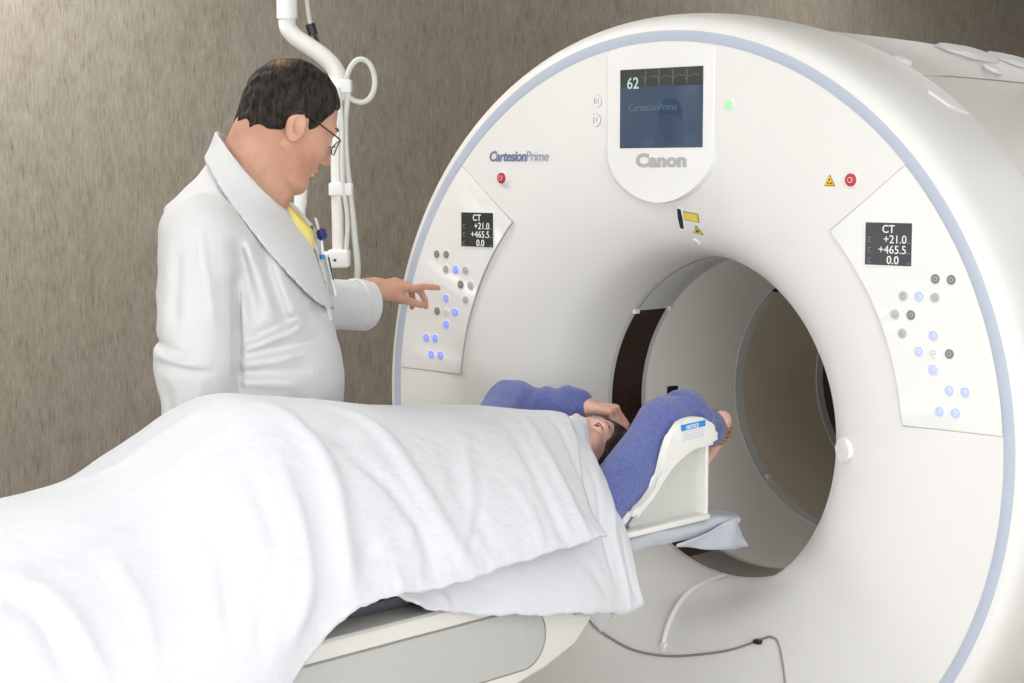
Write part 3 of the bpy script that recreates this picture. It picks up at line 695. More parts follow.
# neck, trunk, arms and legs under the cloth
gb = G((-.30, -2.05, .83), (.30, -.28, 1.16), .010)
b = cone(gb, (-.01, -.33, .905), (0, -.44, .895), .045, .045)
b = smin(b, ell(gb, (0, -.58, .925), (.150, .17, .075)), .05); b = smin(b, ell(gb, (0, -.78, .93), (.150, .22, .085)), .06); b = smin(b, ell(gb, (0, -.98, .935), (.165, .15, .085)), .06)
for s in (-1, 1):
    b = smin(b, cone(gb, (s*.085, -.98, .93), (s*.10, -1.27, 1.06), .075, .055), .03); b = smin(b, cone(gb, (s*.10, -1.27, 1.06), (s*.10, -1.68, .91), .054, .040), .02)
    b = smin(b, cone(gb, (s*.10, -1.68, .90), (s*.11, -1.76, .98), .038, .03), .02); b = smin(b, cone(gb, (s*.13, -.47, .905), (s*.08, -.52, .905), .035, .045), .03)
trunk = nets(b, gb)
eye = Vector((.0, 0, 0))
# hands: right one on the hair, left one past the cuff
hr = frame((-.152, -.080, 1.034), (.72, .42, -.10), (-.05, -.1, 1)); HR = hand_mesh([(.85, .6, .4), (.9, .6, .4), (.95, .6, .4), (1.0, .6, .4)], 1, (.35, .35, .2), .01, .0022, .86)
hl = frame((.104, .080, .985), (-.60, .18, -.62), (.2, .9, .3)); HL = hand_mesh([(1.0, 1.2, .8)]*4, -1, (.35, .5, .3), .01, .0022, .84)
V, F = join(head, trunk, (xf(HR[0], hr), HR[1]), (xf(HL[0], hl), HL[1]))
body = mesh_obj('body', T_(V), F, M['skin2'], pat)
for s in (-1, 1):
    c = hx @ (Vector((.0765, s*.032, -.008))*.96); d = (hx.to_3x3() @ Vector((1, .05, .1))).normalized()
    bm = bmesh.new(); bmesh.ops.create_uvsphere(bm, u_segments=24, v_segments=16, radius=.0128, matrix=Matrix.Translation(c-Vector(pat.location))); e = bm_obj('eye', bm, M['eye'], pat)
    bm = bmesh.new(); bmesh.ops.create_uvsphere(bm, u_segments=16, v_segments=12, radius=.0094, matrix=Matrix.Translation(c+d*.0048-Vector(pat.location))); bm_obj('iris', bm, M['iris'], e)
    tube('eyelash', T_([tuple(hx @ (Vector((.0935-abs(t)*.011, s*(.032+t*.016), -.0025+.0025*(1-t*t)))*.96)) for t in np.linspace(-1, 1, 7)]), .0011, M['hair2'], pat, 6, 2)
    pts = [hx @ (Vector((.0905-abs(t)*.35*.02-.002, s*(.032+t*.019), .018+.004*(1-abs(t)**1.5)*1.4-.003*(t > 0)*t))*.96) for t in np.linspace(-1, 1, 7)]
    tube('eyebrow', T_([tuple(p) for p in pts]), [.0012, .0022, .0026, .0026, .0024, .0018, .001], M['hair2'], pat, 8, 3)
gh = G((-.15, -.13, -.13), (.12, .13, .15), .0035)
h = ell(gh, (-.016, 0, .028), (.106, .090, .104)); h = smin(h, ell(gh, (-.07, 0, -.04), (.06, .085, .09)), .04)
face = cone(gh, (.125, 0, -.10), (.125, 0, -.012), .112, .086); h = smax(h, -face, .012)
h = h+.0016*np.sin(gh.Y*190+8*np.sin(gh.Z*22))*np.cos(gh.X*25+gh.Z*30)
hv = nets(h, gh); mesh_obj('hair', T_(xf(hv[0]*.98, hx)), hv[1], M['hair2'], pat)
# sweater: both sleeves and the chest in one knitted surface
gs = G((-.46, -.72, .845), (.32, .19, 1.16), .0055)
SH = (.170, -.405, .865); EL = (.168, -.178, 1.027); WR = (.112, .052, .996)
s1 = cone(gs, SH, EL, .061, .060); s1 = smin(s1, cone(gs, EL, (.150, -.09, 1.042), .060, .050), .03); s1 = smin(s1, cone(gs, (.150, -.09, 1.042), WR, .050, .036), .03)
s1 = smin(s1, cone(gs, (WR[0]+.012, WR[1]-.035, WR[2]+.006), WR, .043, .041), .012)
SR = (-.175, -.46, .93); ER = (-.295, -.175, 1.026); WQ = (-.168, -.088, 1.036)
s2 = cone(gs, SR, ER, .072, .056); s2 = smin(s2, cone(gs, ER, WQ, .055, .034), .04); s2 = smin(s2, cone(gs, (-.195, -.105, 1.038), WQ, .040, .036), .015)
chest = smin(ell(gs, (0, -.56, .94), (.20, .19, .092)), ell(gs, (0, -.42, .92), (.15, .07, .07)), .05)
sw = smin(smin(s1, chest, .04), s2, .04)
fold = .0035*np.sin(gs.Y*75+gs.Z*60+4*np.sin(gs.X*28))*np.clip(1-np.abs(gs.Y+.10)/.16, 0, 1)+.0015*np.sin((gs.X+gs.Y)*85+3*np.sin(gs.Z*45))*np.clip((-.12-gs.X)/.1, 0, 1)
sw = sw+fold
for a, b_, r in [((.20, -.155, 1.095), (.235, -.10, 1.035), .006), ((.15, -.12, 1.092), (.20, -.06, 1.045), .006)]:
    sw = smin(sw, cone(gs, a, b_, r, r), .02)
# keep the neck clear
sw = smax(sw, -cone(gs, (-.01, -.25, .93), (-.01, -.40, .93), .075, .062), .01)
hv = nets(sw, gs); mesh_obj('sweater', T_(hv[0]), hv[1], M['sweater'], pat)
gt = G((-.25, -1.70, .835), (.25, -.85, 1.16), .010)
b = ell(gt, (0, -.98, .94), (.175, .16, .095))
for s in (-1, 1): b = smin(b, cone(gt, (s*.085, -.98, .935), (s*.10, -1.27, 1.06), .088, .066), .03); b = smin(b, cone(gt, (s*.10, -1.27, 1.06), (s*.10, -1.62, .925), .066, .052), .02)
hv = nets(b, gt); mesh_obj('trousers', T_(hv[0]), hv[1], M['trouser'], pat)
# beaded bracelet on the near wrist
ax = (Vector(WR)-Vector(EL)).normalized(); u = ax.cross(Vector((0, 0, 1))).normalized(); v = ax.cross(u); bm = bmesh.new()
for ring in (0, .011, .022):
    for k_ in range(18):
        a = 2*PI*k_/18; c = Vector(WR)+ax*(.008+ring)+(u*math.cos(a)+v*math.sin(a))*.037-Vector(pat.location)
        bmesh.ops.create_uvsphere(bm, u_segments=10, v_segments=8, radius=.0062, matrix=Matrix.Translation(c))
bm_obj('bracelet', bm, M['gold'], pat)

# ---------------------------------------------------------------- sheets over the patient
def net_surface(rows, nu, nv):
    R = np.array(rows, float); a = np.array([catmull(r, nv) for r in R]); b = np.array([catmull(a[:, j], nu) for j in range(a.shape[1])])
    return b.transpose(1, 0, 2)
def fold_disp(P, folds):
    """ridges and valleys along world-space polylines: (points, half width, height)"""
    D = np.zeros(P.shape[:2])
    for pts, wd, ht in folds:
        pts = catmull(pts, 6); best = np.full(P.shape[:2], 9.); tt = np.zeros(P.shape[:2])
        for k_ in range(len(pts)-1):
            a, b = pts[k_], pts[k_+1]; d = b-a; t = np.clip(((P-a)@d)/(d@d+1e-12), 0, 1); q = np.linalg.norm(P-(a+t[..., None]*d), axis=2)
            m = q < best; best[m] = q[m]; tt[m] = (k_+t[m])/(len(pts)-1)
        D += ht*np.exp(-(best/wd)**2)*np.clip(np.sin(PI*np.clip(tt*.9+.05, 0, 1))*1.8, 0, 1)
    return D
def cloth(name, P, D, m, label, th=.004, wr=.0016, seed=0):
    du = np.gradient(P, axis=0); dv = np.gradient(P, axis=1); N = np.cross(du, dv); N /= np.linalg.norm(N, axis=2)[..., None]+1e-12
    if N[N.shape[0]//2, N.shape[1]//2, 2] < 0: N = -N
    r = np.random.RandomState(seed); W = np.zeros(P.shape[:2])
    for k_ in range(14):
        d = r.normal(size=3); d /= np.linalg.norm(d); fr = r.uniform(15, 70); W += np.sin(P@d*fr+2.5*np.sin(P@np.roll(d, 1)*fr*.4+r.uniform(0, 6)))*8/fr
    hemw = np.clip((np.arange(P.shape[1])-P.shape[1]+14)/14., 0, 1)[None]*(.0018*np.sin(P[:, :, 1]*48+seed)+.0014*np.sin(P[:, :, 1]*113)+.0008*np.sin(P[:, :, 1]*260)); P = P+N*(D+wr*W)[..., None]; P[:, :, 2] += hemw; nu, nv = P.shape[:2]; org = Vector((0, float(P[:, :, 1].mean()), .84))
    V = P.reshape(-1, 3)-np.array(org); F = [(i*nv+j, (i+1)*nv+j, (i+1)*nv+j+1, i*nv+j+1) for i in range(nu-1) for j in range(nv-1)]
    o = mesh_obj(name, V, F, m, None); o.location = org; s_ = o.modifiers.new('thickness', 'SOLIDIFY'); s_.thickness = th; s_.offset = -1
    return tag(o, label[0], label[1])
def row(y, top, hem, xw=.0, skew=.0, hx_=.335, hy=None, far=.80):
    """one strip across the table from far hem to near hem"""
    hy = y if hy is None else hy; d = hy-y; m = top-hem
    return [(-.345, y, far), (-.315, y, far+.4*(top-far)), (-.24, y, top-.10-(y < -1.15)*.04), (-.13, y, top-.018-(y < -1.15)*.03), (0, y+d*.05, top), (.125, y+d*.35, top-.022), (.225+.03*(y < -1.3), y+d*.65, max(top-.34*m, .915)), (.300+.035*(y < -1.3), y+d*.88, max(top-.68*m, min(hem+.24, .83))), (hx_, hy, hem)]
FOLD1 = []; FOLD2 = []
FOLD1 = [([(0.301, -0.903, 0.834), (0.303, -0.83, 0.811), (0.309, -0.755, 0.774)], 0.0096, -0.007),
    ([(0.289, -0.762, 0.846), (0.303, -0.703, 0.79), (0.311, -0.669, 0.755)], 0.0096, 0.01),
    ([(0.281, -0.636, 0.852), (0.306, -0.578, 0.793), (0.318, -0.551, 0.747)], 0.0112, -0.01),
    ([(0.296, -0.569, 0.827), (0.311, -0.556, 0.775), (0.32, -0.56, 0.739)], 0.008, 0.009),
    ([(0.152, -0.371, 0.959), (0.269, -0.47, 0.883), (0.303, -0.482, 0.792), (0.325, -0.48, 0.721)], 0.0096, 0.009),
    ([(0.208, -0.462, 0.976), (0.278, -0.509, 0.874), (0.309, -0.517, 0.783)], 0.008, -0.009),
    ([(0.307, -0.98, 0.831), (0.313, -0.965, 0.805)], 0.008, 0.006),
    ([(0.266, -0.443, 0.862), (0.306, -0.451, 0.761), (0.321, -0.444, 0.723)], 0.008, -0.005)]
FOLD2 = [([(0.096, -1.205, 1.174), (0.158, -1.176, 1.137), (0.212, -1.166, 1.084), (0.272, -1.184, 1.006), (0.312, -1.207, 0.934), (0.337, -1.216, 0.872)], 0.0224, 0.0120),
    ([(0.145, -1.165, 1.144), (0.178, -1.089, 1.107), (-0.329, -0.607, 0.885), (0.313, -1.149, 0.937), (0.341, -1.148, 0.875)], 0.0176, -0.0096),
    ([(0.08, -1.041, 1.149), (0.152, -0.993, 1.112), (0.23, -0.983, 1.043), (0.292, -0.969, 0.961), (0.341, -0.943, 0.877)], 0.0208, 0.0084),
    ([(0.072, -0.901, 1.127), (-0.181, -0.542, 1.026), (0.23, -0.869, 1.032), (0.311, -0.875, 0.933), (0.341, -0.864, 0.883)], 0.0176, -0.0054),
    ([(0.146, -0.769, 1.082), (0.23, -0.834, 1.029), (0.288, -0.886, 0.965), (0.327, -0.959, 0.904)], 0.0064, 0.0036),
    ([(0.139, -0.728, 1.081), (0.236, -0.804, 1.022), (0.292, -0.864, 0.959), (0.33, -0.936, 0.9)], 0.0064, -0.0030),
    ([(0.111, -1.209, 1.169), (0.117, -1.326, 1.127), (0.117, -1.454, 1.069), (0.141, -1.584, 1.027), (0.158, -1.72, 1.008)], 0.016, 0.0060),
    ([(0.146, -1.242, 1.148), (0.141, -1.354, 1.099), (0.15, -1.474, 1.039), (0.167, -1.602, 1.005), (0.193, -1.72, 0.98)], 0.0176, -0.0048),
    ([(0.228, -1.387, 1.012), (0.276, -1.411, 0.943), (0.315, -1.452, 0.876), (0.349, -1.457, 0.798)], 0.0192, -0.0084),
    ([(0.194, -1.433, 1.016), (0.262, -1.45, 0.932), (0.331, -1.459, 0.847), (0.351, -1.449, 0.79)], 0.016, 0.0060),
    ([(0.193, -1.769, 0.979), (0.218, -1.72, 0.956), (0.261, -1.69, 0.907), (0.312, -1.68, 0.831)], 0.0208, 0.0096),
    ([(0.218, -1.79, 0.956), (0.241, -1.74, 0.931), (0.278, -1.73, 0.883), (0.307, -1.72, 0.833)], 0.0176, -0.0072),
    ([(0.197, -1.312, 1.079), (0.284, -1.328, 0.98), (0.327, -1.391, 0.886), (0.35, -1.41, 0.809)], 0.0176, -0.0060),
    ([(0.2, -1.253, 1.096), (0.294, -1.277, 0.972), (0.334, -1.309, 0.889), (0.347, -1.352, 0.818)], 0.016, 0.0060),
    ([(0.056, -0.513, 1.081), (0.202, -0.598, 1.031), (0.294, -0.623, 0.947), (0.347, -0.625, 0.879)], 0.0144, 0.0060),
    ([(0.088, -0.605, 1.084), (0.226, -0.668, 1.023), (0.305, -0.689, 0.943), (0.345, -0.693, 0.881)], 0.0128, -0.0054),
    ([(0.057, -0.43, 1.07), (0.18, -0.497, 1.02), (0.256, -0.531, 0.95), (0.331, -0.579, 0.891)], 0.0096, -0.0048),
    ([(0.196, -1.102, 1.092), (0.266, -1.038, 1.005), (0.32, -1.02, 0.917), (0.346, -1.045, 0.866)], 0.016, -0.0060),
    ([(0.04, -1.264, 1.18), (0.032, -1.353, 1.137), (0.031, -1.476, 1.083), (-0.008, -1.581, 1.06)], 0.016, 0.0048),
    ([(-0.324, -0.514, 0.895), (0.3, -1.045, 0.955), (0.345, -1.11, 0.868)], 0.0128, 0.0060),
    ([(0.257, -0.751, 1.0), (0.301, -0.741, 0.948), (0.343, -0.753, 0.883)], 0.0096, 0.0042),
    ([(0.193, -1.583, 0.981), (0.261, -1.571, 0.906), (0.321, -1.598, 0.827)], 0.0176, 0.0060)]

R1 = [[(-.345, -.56, .82), (-.30, -.54, .88), (-.22, -.50, .93), (-.13, -.43, .995), (-.01, -.264, 1.046), (.09, -.335, 1.0), (.190, -.385, .920), (.260, -.410, .840), (.325, -.435, .715)],
      [(-.345, -.60, .81), (-.31, -.59, .86), (-.23, -.57, .95), (-.13, -.50, 1.03), (0, -.345, 1.052), (.12, -.40, 1.025), (.225, -.455, .955), (.285, -.485, .85), (.33, -.51, .712)],
      row(-.55, 1.078, .738, hy=-.62, hx_=.345), row(-.80, 1.106, .765, hy=-.80), row(-1.0, 1.13, .815), row(-1.14, 1.153, .88)]
R2 = [[(-.355, -.62, .82), (-.32, -.61, .90), (-.24, -.59, .985), (-.13, -.51, 1.045), (0, -.345, 1.066), (.125, -.42, 1.043), (.215, -.50, .985), (.285, -.55, .925), (.345, -.575, .880)],
      row(-.52, 1.090, .878, hy=-.67, hx_=.348), row(-.80, 1.120, .868, hy=-.865, hx_=.35), row(-.97, 1.146, .858, hy=-.99, hx_=.35), row(-1.12, 1.168, .862, hy=-1.11, hx_=.348), row(-1.25, 1.184, .852, hy=-1.215, hx_=.345),
      row(-1.37, 1.130, .775, hy=-1.33, hx_=.345), row(-1.51, 1.072, .63, hy=-1.48, hx_=.385), row(-1.68, 1.054, .54, hx_=.415), row(-1.9, 1.045, .50, hx_=.43), row(-2.25, 1.03, .48, hx_=.42), row(-2.6, .96, .46, hx_=.42), row(-2.75, .86, .46, hx_=.40)]
P1 = net_surface(R1, 26, 14); tk = np.clip((-.80-P1[:, :, 1])/.15, 0, 1); P1[:, :, 0] *= 1-.06*tk; P1[:, :, 2] -= .006*tk; P2 = net_surface(R2, 20, 16)
cloth('bed_sheet', P1, fold_disp(P1, FOLD1), M['sheet2'], ('white cotton bed sheet hanging below the upper blanket towards the head end', 'sheet'), seed=3)
cloth('blanket', P2, fold_disp(P2, FOLD2), M['sheet'], ('large white cotton blanket draped over the bent knees and legs', 'blanket'), seed=5)

# ---------------------------------------------------------------- the man at the table
R0 = (-.518, -.770)
man = thing('person', 'man in a white lab coat and spectacles pressing a button on the scanner panel', 'person', (R0[0], R0[1], 0), YAW)
# local axes: x to the right of the picture, y away from it, z up
lean = [(0.0, .02), (.9, -.01), (1.10, .015), (1.25, .005), (1.40, -.01), (1.50, -.035), (1.60, .01), (1.70, .02)]
sa = -math.radians(14); ca_, sa_ = math.cos(sa), math.sin(sa)
def torso(g, grow=0.0):
    zs = [.45, .70, .95, 1.07, 1.20, 1.33, 1.43, 1.50, 1.56, 1.62, 1.70]
    A_ = [.20, .192, .178, .178, .172, .155, .140, .118, .085, .062, .05]; B_ = [.25, .245, .225, .22, .215, .21, .20, .175, .115, .07, .05]
    Z = g.Z[0, 0]; A = np.interp(Z, zs, A_)[None, None]+grow; B = np.interp(Z, zs, B_)[None, None]+grow
    cx = np.interp(Z, [p[0] for p in lean], [p[1] for p in lean])[None, None]
    x = g.X-cx; y = g.Y; u = x*ca_+y*sa_; w_ = -x*sa_+y*ca_
    k0 = (np.abs(u/A)**2.2+np.abs(w_/B)**2.2)**(1/2.2)
    return ((k0-1)*np.minimum(A, B)*.9).astype(np.float32)
PT = np.array([-.026, 0, 1.622]); PN = np.array([.749, 0, .663]); 
def opening(g): return (g.X-PT[0])*PN[0]+(g.Z-PT[2])*PN[2]
gc = G((-.30, -.36, .60), (.33, .62, 1.68), .0065)
t0 = torso(gc)
t0 = smin(t0, ell(gc, (.036, -.01, 1.13), (.165, .19, .19)), .05)
SHR = (-.062, -.185, 1.445); ELR = (-.072, -.215, 1.18); WRR = (-.048, -.225, .90)
SHL = (.055, .185, 1.435); ELL_ = (.09, .375, 1.262); CUF = (.212, .528, 1.247)
neckb = ell(gc, (.006, 0, 1.545), (.072, .095, .085)); t0 = smin(t0, neckb, .04)
ar = smin(cone(gc, SHR, ELR, .084, .078), cone(gc, ELR, WRR, .078, .070), .02)
al = smin(cone(gc, SHL, ELL_, .080, .066), cone(gc, ELL_, CUF, .064, .060), .03)
al = smax(al, (gc.X-CUF[0])*.60+(gc.Y-CUF[1])*.72-(gc.Z-CUF[2])*.10-.0, .004)
coat = smin(smin(t0, ar, .035), al, .04)
# creases: where the sleeve meets the body, across the waist, down the back
def crease(g, a, b_, w_, ht):
    """soft ridge (ht > 0) or valley seen on the near side, between two (x, z) points"""
    d = (b_[0]-a[0], b_[1]-a[1]); L2 = d[0]**2+d[1]**2; t = np.clip(((g.X-a[0])*d[0]+(g.Z-a[1])*d[1])/L2, 0, 1)
    q2 = (g.X-a[0]-t*d[0])**2+(g.Z-a[1]-t*d[1])**2; return ht*np.exp(-q2/w_**2)*np.clip(1.6*np.sin(PI*(.08+.84*t)), 0, 1)*np.clip((.05-g.Y)/.05, 0, 1)
for a, b_, w_, ht in [((.035, 1.23), (.16, 1.285), .012, -.009), ((.03, 1.215), (.15, 1.262), .011, .008), ((.025, 1.20), (.17, 1.222), .010, -.007), ((.03, 1.185), (.14, 1.20), .011, .007), ((.02, 1.165), (.15, 1.165), .010, -.006), ((.02, 1.15), (.13, 1.14), .012, .006),
                     ((.015, 1.43), (.05, 1.27), .012, -.008), ((.035, 1.44), (.085, 1.28), .013, .007), ((.06, 1.42), (.11, 1.25), .010, -.006), ((.08, 1.40), (.14, 1.24), .012, .006), ((.015, 1.36), (.02, 1.12), .007, -.012),
                     ((-.15, 1.235), (-.06, 1.20), .010, -.006), ((-.15, 1.215), (-.04, 1.185), .010, .006), ((-.14, 1.19), (-.03, 1.175), .009, -.006), ((-.09, 1.42), (-.10, 1.27), .012, -.005), ((-.05, 1.46), (-.02, 1.28), .012, .006), ((-.12, 1.15), (-.10, 1.02), .010, -.006), ((-.05, 1.16), (-.04, 1.0), .012, .005)]:
    coat = coat-crease(gc, a, b_, w_, ht*1.45)
coat = coat+.0012*np.sin(gc.Z*62+gc.X*34+5*np.sin(gc.Y*11))*np.sin(gc.X*21+gc.Z*13)+.0007*np.sin(gc.Z*95-gc.X*70)
op = opening(gc)
coat = smax(coat, op, .006)
coat = smax(coat, -cone(gc, (-.01, 0, 1.45), (.075, 0, 1.68), .066, .080), .006)
coat = smax(coat, -(cone(gc, (.17, .02, 1.50), (.155, .035, 1.30), .045, .012)), .005)
inner = cone(gc, CUF, (CUF[0]+.05, CUF[1]+.06, CUF[2]+.0), .053, .053); coat = smax(coat, -inner, .003)
def lin(g, p, n): return (g.X-p[0])*n[0]+(g.Y-p[1])*n[1]+(g.Z-p[2])*n[2]
Vc, Fc = nets(coat, gc); mesh_obj('lab_coat', Vc, Fc, M['coat'], man)
# collar and lapels: a second layer lying on the coat round its opening
gl = G((-.22, -.26, 1.15), (.25, .24, 1.69), .0045)
tl = smin(torso(gl), ell(gl, (.006, 0, 1.545), (.072, .095, .085)), .04)
op = opening(gl)
band = smax(np.abs(tl-.009)-.0045, np.maximum(op-.006, -op-.062+np.clip(.05-gl.X, -.1, .1)*.12), .003)
lap = smax(np.abs(tl-.008)-.0045, np.maximum(np.maximum(op-.004, 1.25-gl.Z), np.abs(gl.Y-.02+(gl.Z-1.2)*.12)-(gl.Z-1.20)*.16), .003)
lap = smax(lap, .02-gl.X, .003)
col = np.minimum(band, lap)
col = smax(col, -cone(gl, (-.01, 0, 1.45), (.075, 0, 1.68), .064, .078), .003)
col = smax(col, -(cone(gl, (.17, .02, 1.50), (.155, .035, 1.30), .045, .010)), .003)
col = smax(col, -cone(gl, (.045, -.25, 1.500), (.085, -.09, 1.540), .002, .012), .002)
hv = nets(col, gl); mesh_obj('collar', hv[0], hv[1], M['coat'], man)
# pocket with turned edge on the near front, cuff
gp = G((-.1, -.3, .85), (.25, .1, 1.13), .005); tp = smin(torso(gp), ell(gp, (.036, -.01, 1.13), (.165, .19, .19)), .05)
pk = smax(np.abs(tp-.013)-.0045, np.maximum(np.maximum(gp.Z-1.105-.03*(gp.X-.05), np.abs(gp.X-.075)-.095), gp.Y+.02), .003)
hv = nets(pk, gp); mesh_obj('patch_pocket', hv[0], hv[1], M['coat'], man)
pk = smax(np.abs(tp-.018)-.003, np.maximum(np.maximum(gp.Z-1.108-.03*(gp.X-.05), 1.082-gp.Z), np.maximum(np.abs(gp.X-.075)-.096, gp.Y+.02)), .002)
hv = nets(pk, gp); mesh_obj('pocket_hem', hv[0], hv[1], M['coat'], man)
cd = np.array([.60, .72, -.10]); cd /= np.linalg.norm(cd); cu_ = np.array(CUF)
V, F = tube_mesh([cu_-cd*.045, cu_-cd*.042, cu_-cd*.001, cu_+cd*.001, cu_-cd*.001, cu_-cd*.03], [.060, .0640, .0635, .061, .056, .054], 40, False); mesh_obj('cuff', V, F, M['coat'], man, auto=.8)
# shirt
gy = G((-.12, -.14, 1.25), (.22, .16, 1.68), .0045)
sh = smin(torso(gy, -.024), ell(gy, (-.008, 0, 1.545), (.070, .085, .075)), .04); sh = smin(sh, cone(gy, (-.015, 0, 1.50), (.055, 0, 1.625), .078, .074), .02)
sh = smin(sh, cone(gy, (.115, .0, 1.47), (.128, .01, 1.38), .036, .02), .03)
opy = opening(gy)
sh = smax(sh, opy-.001-np.clip((gy.X-.05)/.05, 0, 1)*.014, .004); sh = smax(sh, -cone(gy, (-.01, 0, 1.56), (.075, 0, 1.68), .052, .066), .004)
hv = nets(sh, gy); mesh_obj('shirt', hv[0], hv[1], M['shirt'], man)
# trousers and shoes
gt = G((-.22, -.26, .04), (.25, .26, .98), .009)
b = ell(gt, (0, 0, .88), (.15, .19, .12))
for s in (-1, 1): b = smin(b, cone(gt, (0, s*.09, .85), (.01, s*.10, .48), .10, .075), .03); b = smin(b, cone(gt, (.01, s*.10, .48), (-.01, s*.105, .09), .073, .060), .02)
hv = nets(b, gt); mesh_obj('trousers', hv[0], hv[1], M['trouser'], man)
for s in (-1, 1):
    g1 = G((-.12, s*.105-.06, 0), (.24, s*.105+.06, .14), .005); b = smin(ell(g1, (-.02, s*.105, .055), (.075, .042, .055)), ell(g1, (.10, s*.105, .035), (.10, .046, .036)), .03); b = smax(b, -(g1.Z-.004), .004)
    hv = nets(b, g1); mesh_obj('shoe', hv[0], hv[1], M['shoe'], man)
# head
HC = (.101, .005, 1.685); pit = math.radians(28); yw = math.radians(27); rl = math.radians(-3)
hm = Matrix.Translation(HC) @ Matrix.Rotation(yw, 4, 'Z') @ Matrix.Rotation(pit, 4, 'Y') @ Matrix.Rotation(rl, 4, 'X'); HS = 1.03
g, f = head_skin(.0027, 1.06, True); head = nets(f, g); head = (xf(head[0]*HS, hm), head[1])
gn = G((-.13, -.12, 1.36), (.18, .12, 1.70), .005)
nb = hm @ Vector((-.035, 0, -.06)); nj = hm @ Vector((.03, 0, -.095))
n_ = cone(gn, (-.02, 0, 1.50), tuple(nb), .074, .070); n_ = smin(n_, cone(gn, (.03, 0, 1.52), tuple(nj), .060, .055), .04); n_ = smin(n_, ell(gn, (-.01, 0, 1.48), (.09, .11, .06)), .04)
n_ = smin(n_, cone(gn, (-.055, -.02, 1.585), (-.055, .02, 1.585), .022, .022), .03)
neck = nets(n_, gn)
wr = Vector((.240, .552, 1.286)); tip = Vector((.403, .667, 1.284))
hx_m = frame(wr, (.142, .105, .012), (-.10, -.42, 1)); HM = hand_mesh([(-.02, .16, .08), (.42, .55, .35), (.60, .65, .40), (.70, .70, .45)], -1, (.28, .34, .25), .035, .0017, .95)
hrm = frame((-.05, -.235, .855), (.25, .0, -1), (-.1, -1, 0)); HR2 = hand_mesh([(.25, .4, .3)]*4, -1, (.5, .3, .3), .03, .0024, .95)
ga = G((-.10, .1, 1.15), (.33, .62, 1.50), .006); fa = cone(ga, ELL_, tuple(wr+Vector((-.005, -.005, .001))), .040, .0285); fa = smin(fa, cone(ga, SHL, ELL_, .05, .042), .02); arm = nets(fa, ga)
gb2 = G((-.22, -.34, .78), (.10, .05, 1.52), .008); ra = smin(cone(gb2, (-.02, -.06, 1.45), SHR, .05, .05), cone(gb2, SHR, ELR, .048, .042), .02); ra = smin(ra, cone(gb2, ELR, (-.05, -.232, .86), .040, .028), .02); rarm = nets(ra, gb2)
V, F = join(head, neck, arm, rarm, (xf(HM[0], hx_m), HM[1]), (xf(HR2[0], hrm), HR2[1])); mesh_obj('body', V, F, M['skin'], man)
for s in (-1, 1):
    c = hm @ (Vector((.0785, s*.032, -.008))*HS); d = (hm.to_3x3() @ Vector((1, 0, -.25))).normalized()
    bm = bmesh.new(); bmesh.ops.create_uvsphere(bm, u_segments=20, v_segments=14, radius=.0142, matrix=Matrix.Translation(c)); e = bm_obj('eye', bm, M['eye'], man)
    bm = bmesh.new(); bmesh.ops.create_uvsphere(bm, u_segments=14, v_segments=10, radius=.0072, matrix=Matrix.Translation(c+d*.0082)); bm_obj('iris', bm, M['iris'], e)
    pts = [hm @ (Vector((.0925-abs(t)*.012, s*(.032+t*.019), .020+.003*(1-t*t)))*HS) for t in np.linspace(-1, 1, 7)]
    tube('eyebrow', [tuple(p) for p in pts], [.0015, .0028, .0032, .0032, .003, .0024, .0015], M['hair2'], man, 8, 3)
# hair: a cap following the skull, cut at hairline, ears and nape
gh = G((-.13, -.105, -.13), (.11, .105, .14), .0026)
h = smin(ell(gh, (-.009, 0, .026), (.104, .0850, .099)), ell(gh, (-.050, 0, -.042), (.052, .064, .070)), .03)
xs = np.array([-.13, -.06, -.035, -.012, .012, .026, .040, .062, .078, .12]); zl = np.array([-.098, -.094, -.070, -.004, .004, -.030, .004, .050, .066, .085])
line = np.interp(gh.X[:, 0, 0], xs, zl)[:, None, None].astype(np.float32)
h = smax(h, (line-gh.Z)*.75, .006)
n1 = np.sin(gh.Y*150+gh.X*60+3*np.sin(gh.Z*60)); n2 = np.sin(gh.Z*210-gh.X*120+4*np.sin(gh.Y*50)); n3 = np.sin(gh.X*95+gh.Z*80+5*np.sin(gh.Y*35+gh.Z*20))
h = h+.0004*n1+.0004*n2+.0012*n3
hv = nets(h, gh); Vh = hv[0]; o = mesh_obj('hair', xf(Vh*HS, hm), hv[1], M['hair'], man)
at = o.data.attributes.new('thin', 'FLOAT', 'POINT'); dd = np.sqrt(((Vh-np.array([-.080, -.030, .092]))**2*np.array([1, .8, 1])).sum(1))
at.data.foreach_set('value', np.clip(1-dd/.036, 0, 1)**1.2*.55)
# spectacles
sp = None
pieces = []
for s in (-1, 1):
    pts = [(.108-.010*abs(math.cos(t))*(1 if math.cos(t)*1 > 0 else .2), s*(.033+.025*math.cos(t)), -.010+.0165*math.sin(t)) for t in np.linspace(0, 2*PI, 28)]
    pieces.append(tube_mesh([tuple(hm @ (Vector(p)*HS)) for p in pts], .0013, 8, False))
    pts = [(.098, s*.058, -.002), (.090, s*.071, -.001), (.06, s*.078, .001), (.01, s*.0825, .006), (-.012, s*.083, .006), (-.026, s*.080, -.008)]
    pieces.append(tube_mesh([tuple(hm @ (Vector(p)*HS)) for p in catmull(pts, 6)], .0017, 8))
pieces.append(tube_mesh([tuple(hm @ (Vector(p)*HS)) for p in catmull([(.107, -.009, -.006), (.113, 0, -.002), (.107, .009, -.006)], 5)], .0013, 8))
V, F = join(*pieces); gl_ = mesh_obj('spectacles', V, F, M['frame'], man, auto=1.2)
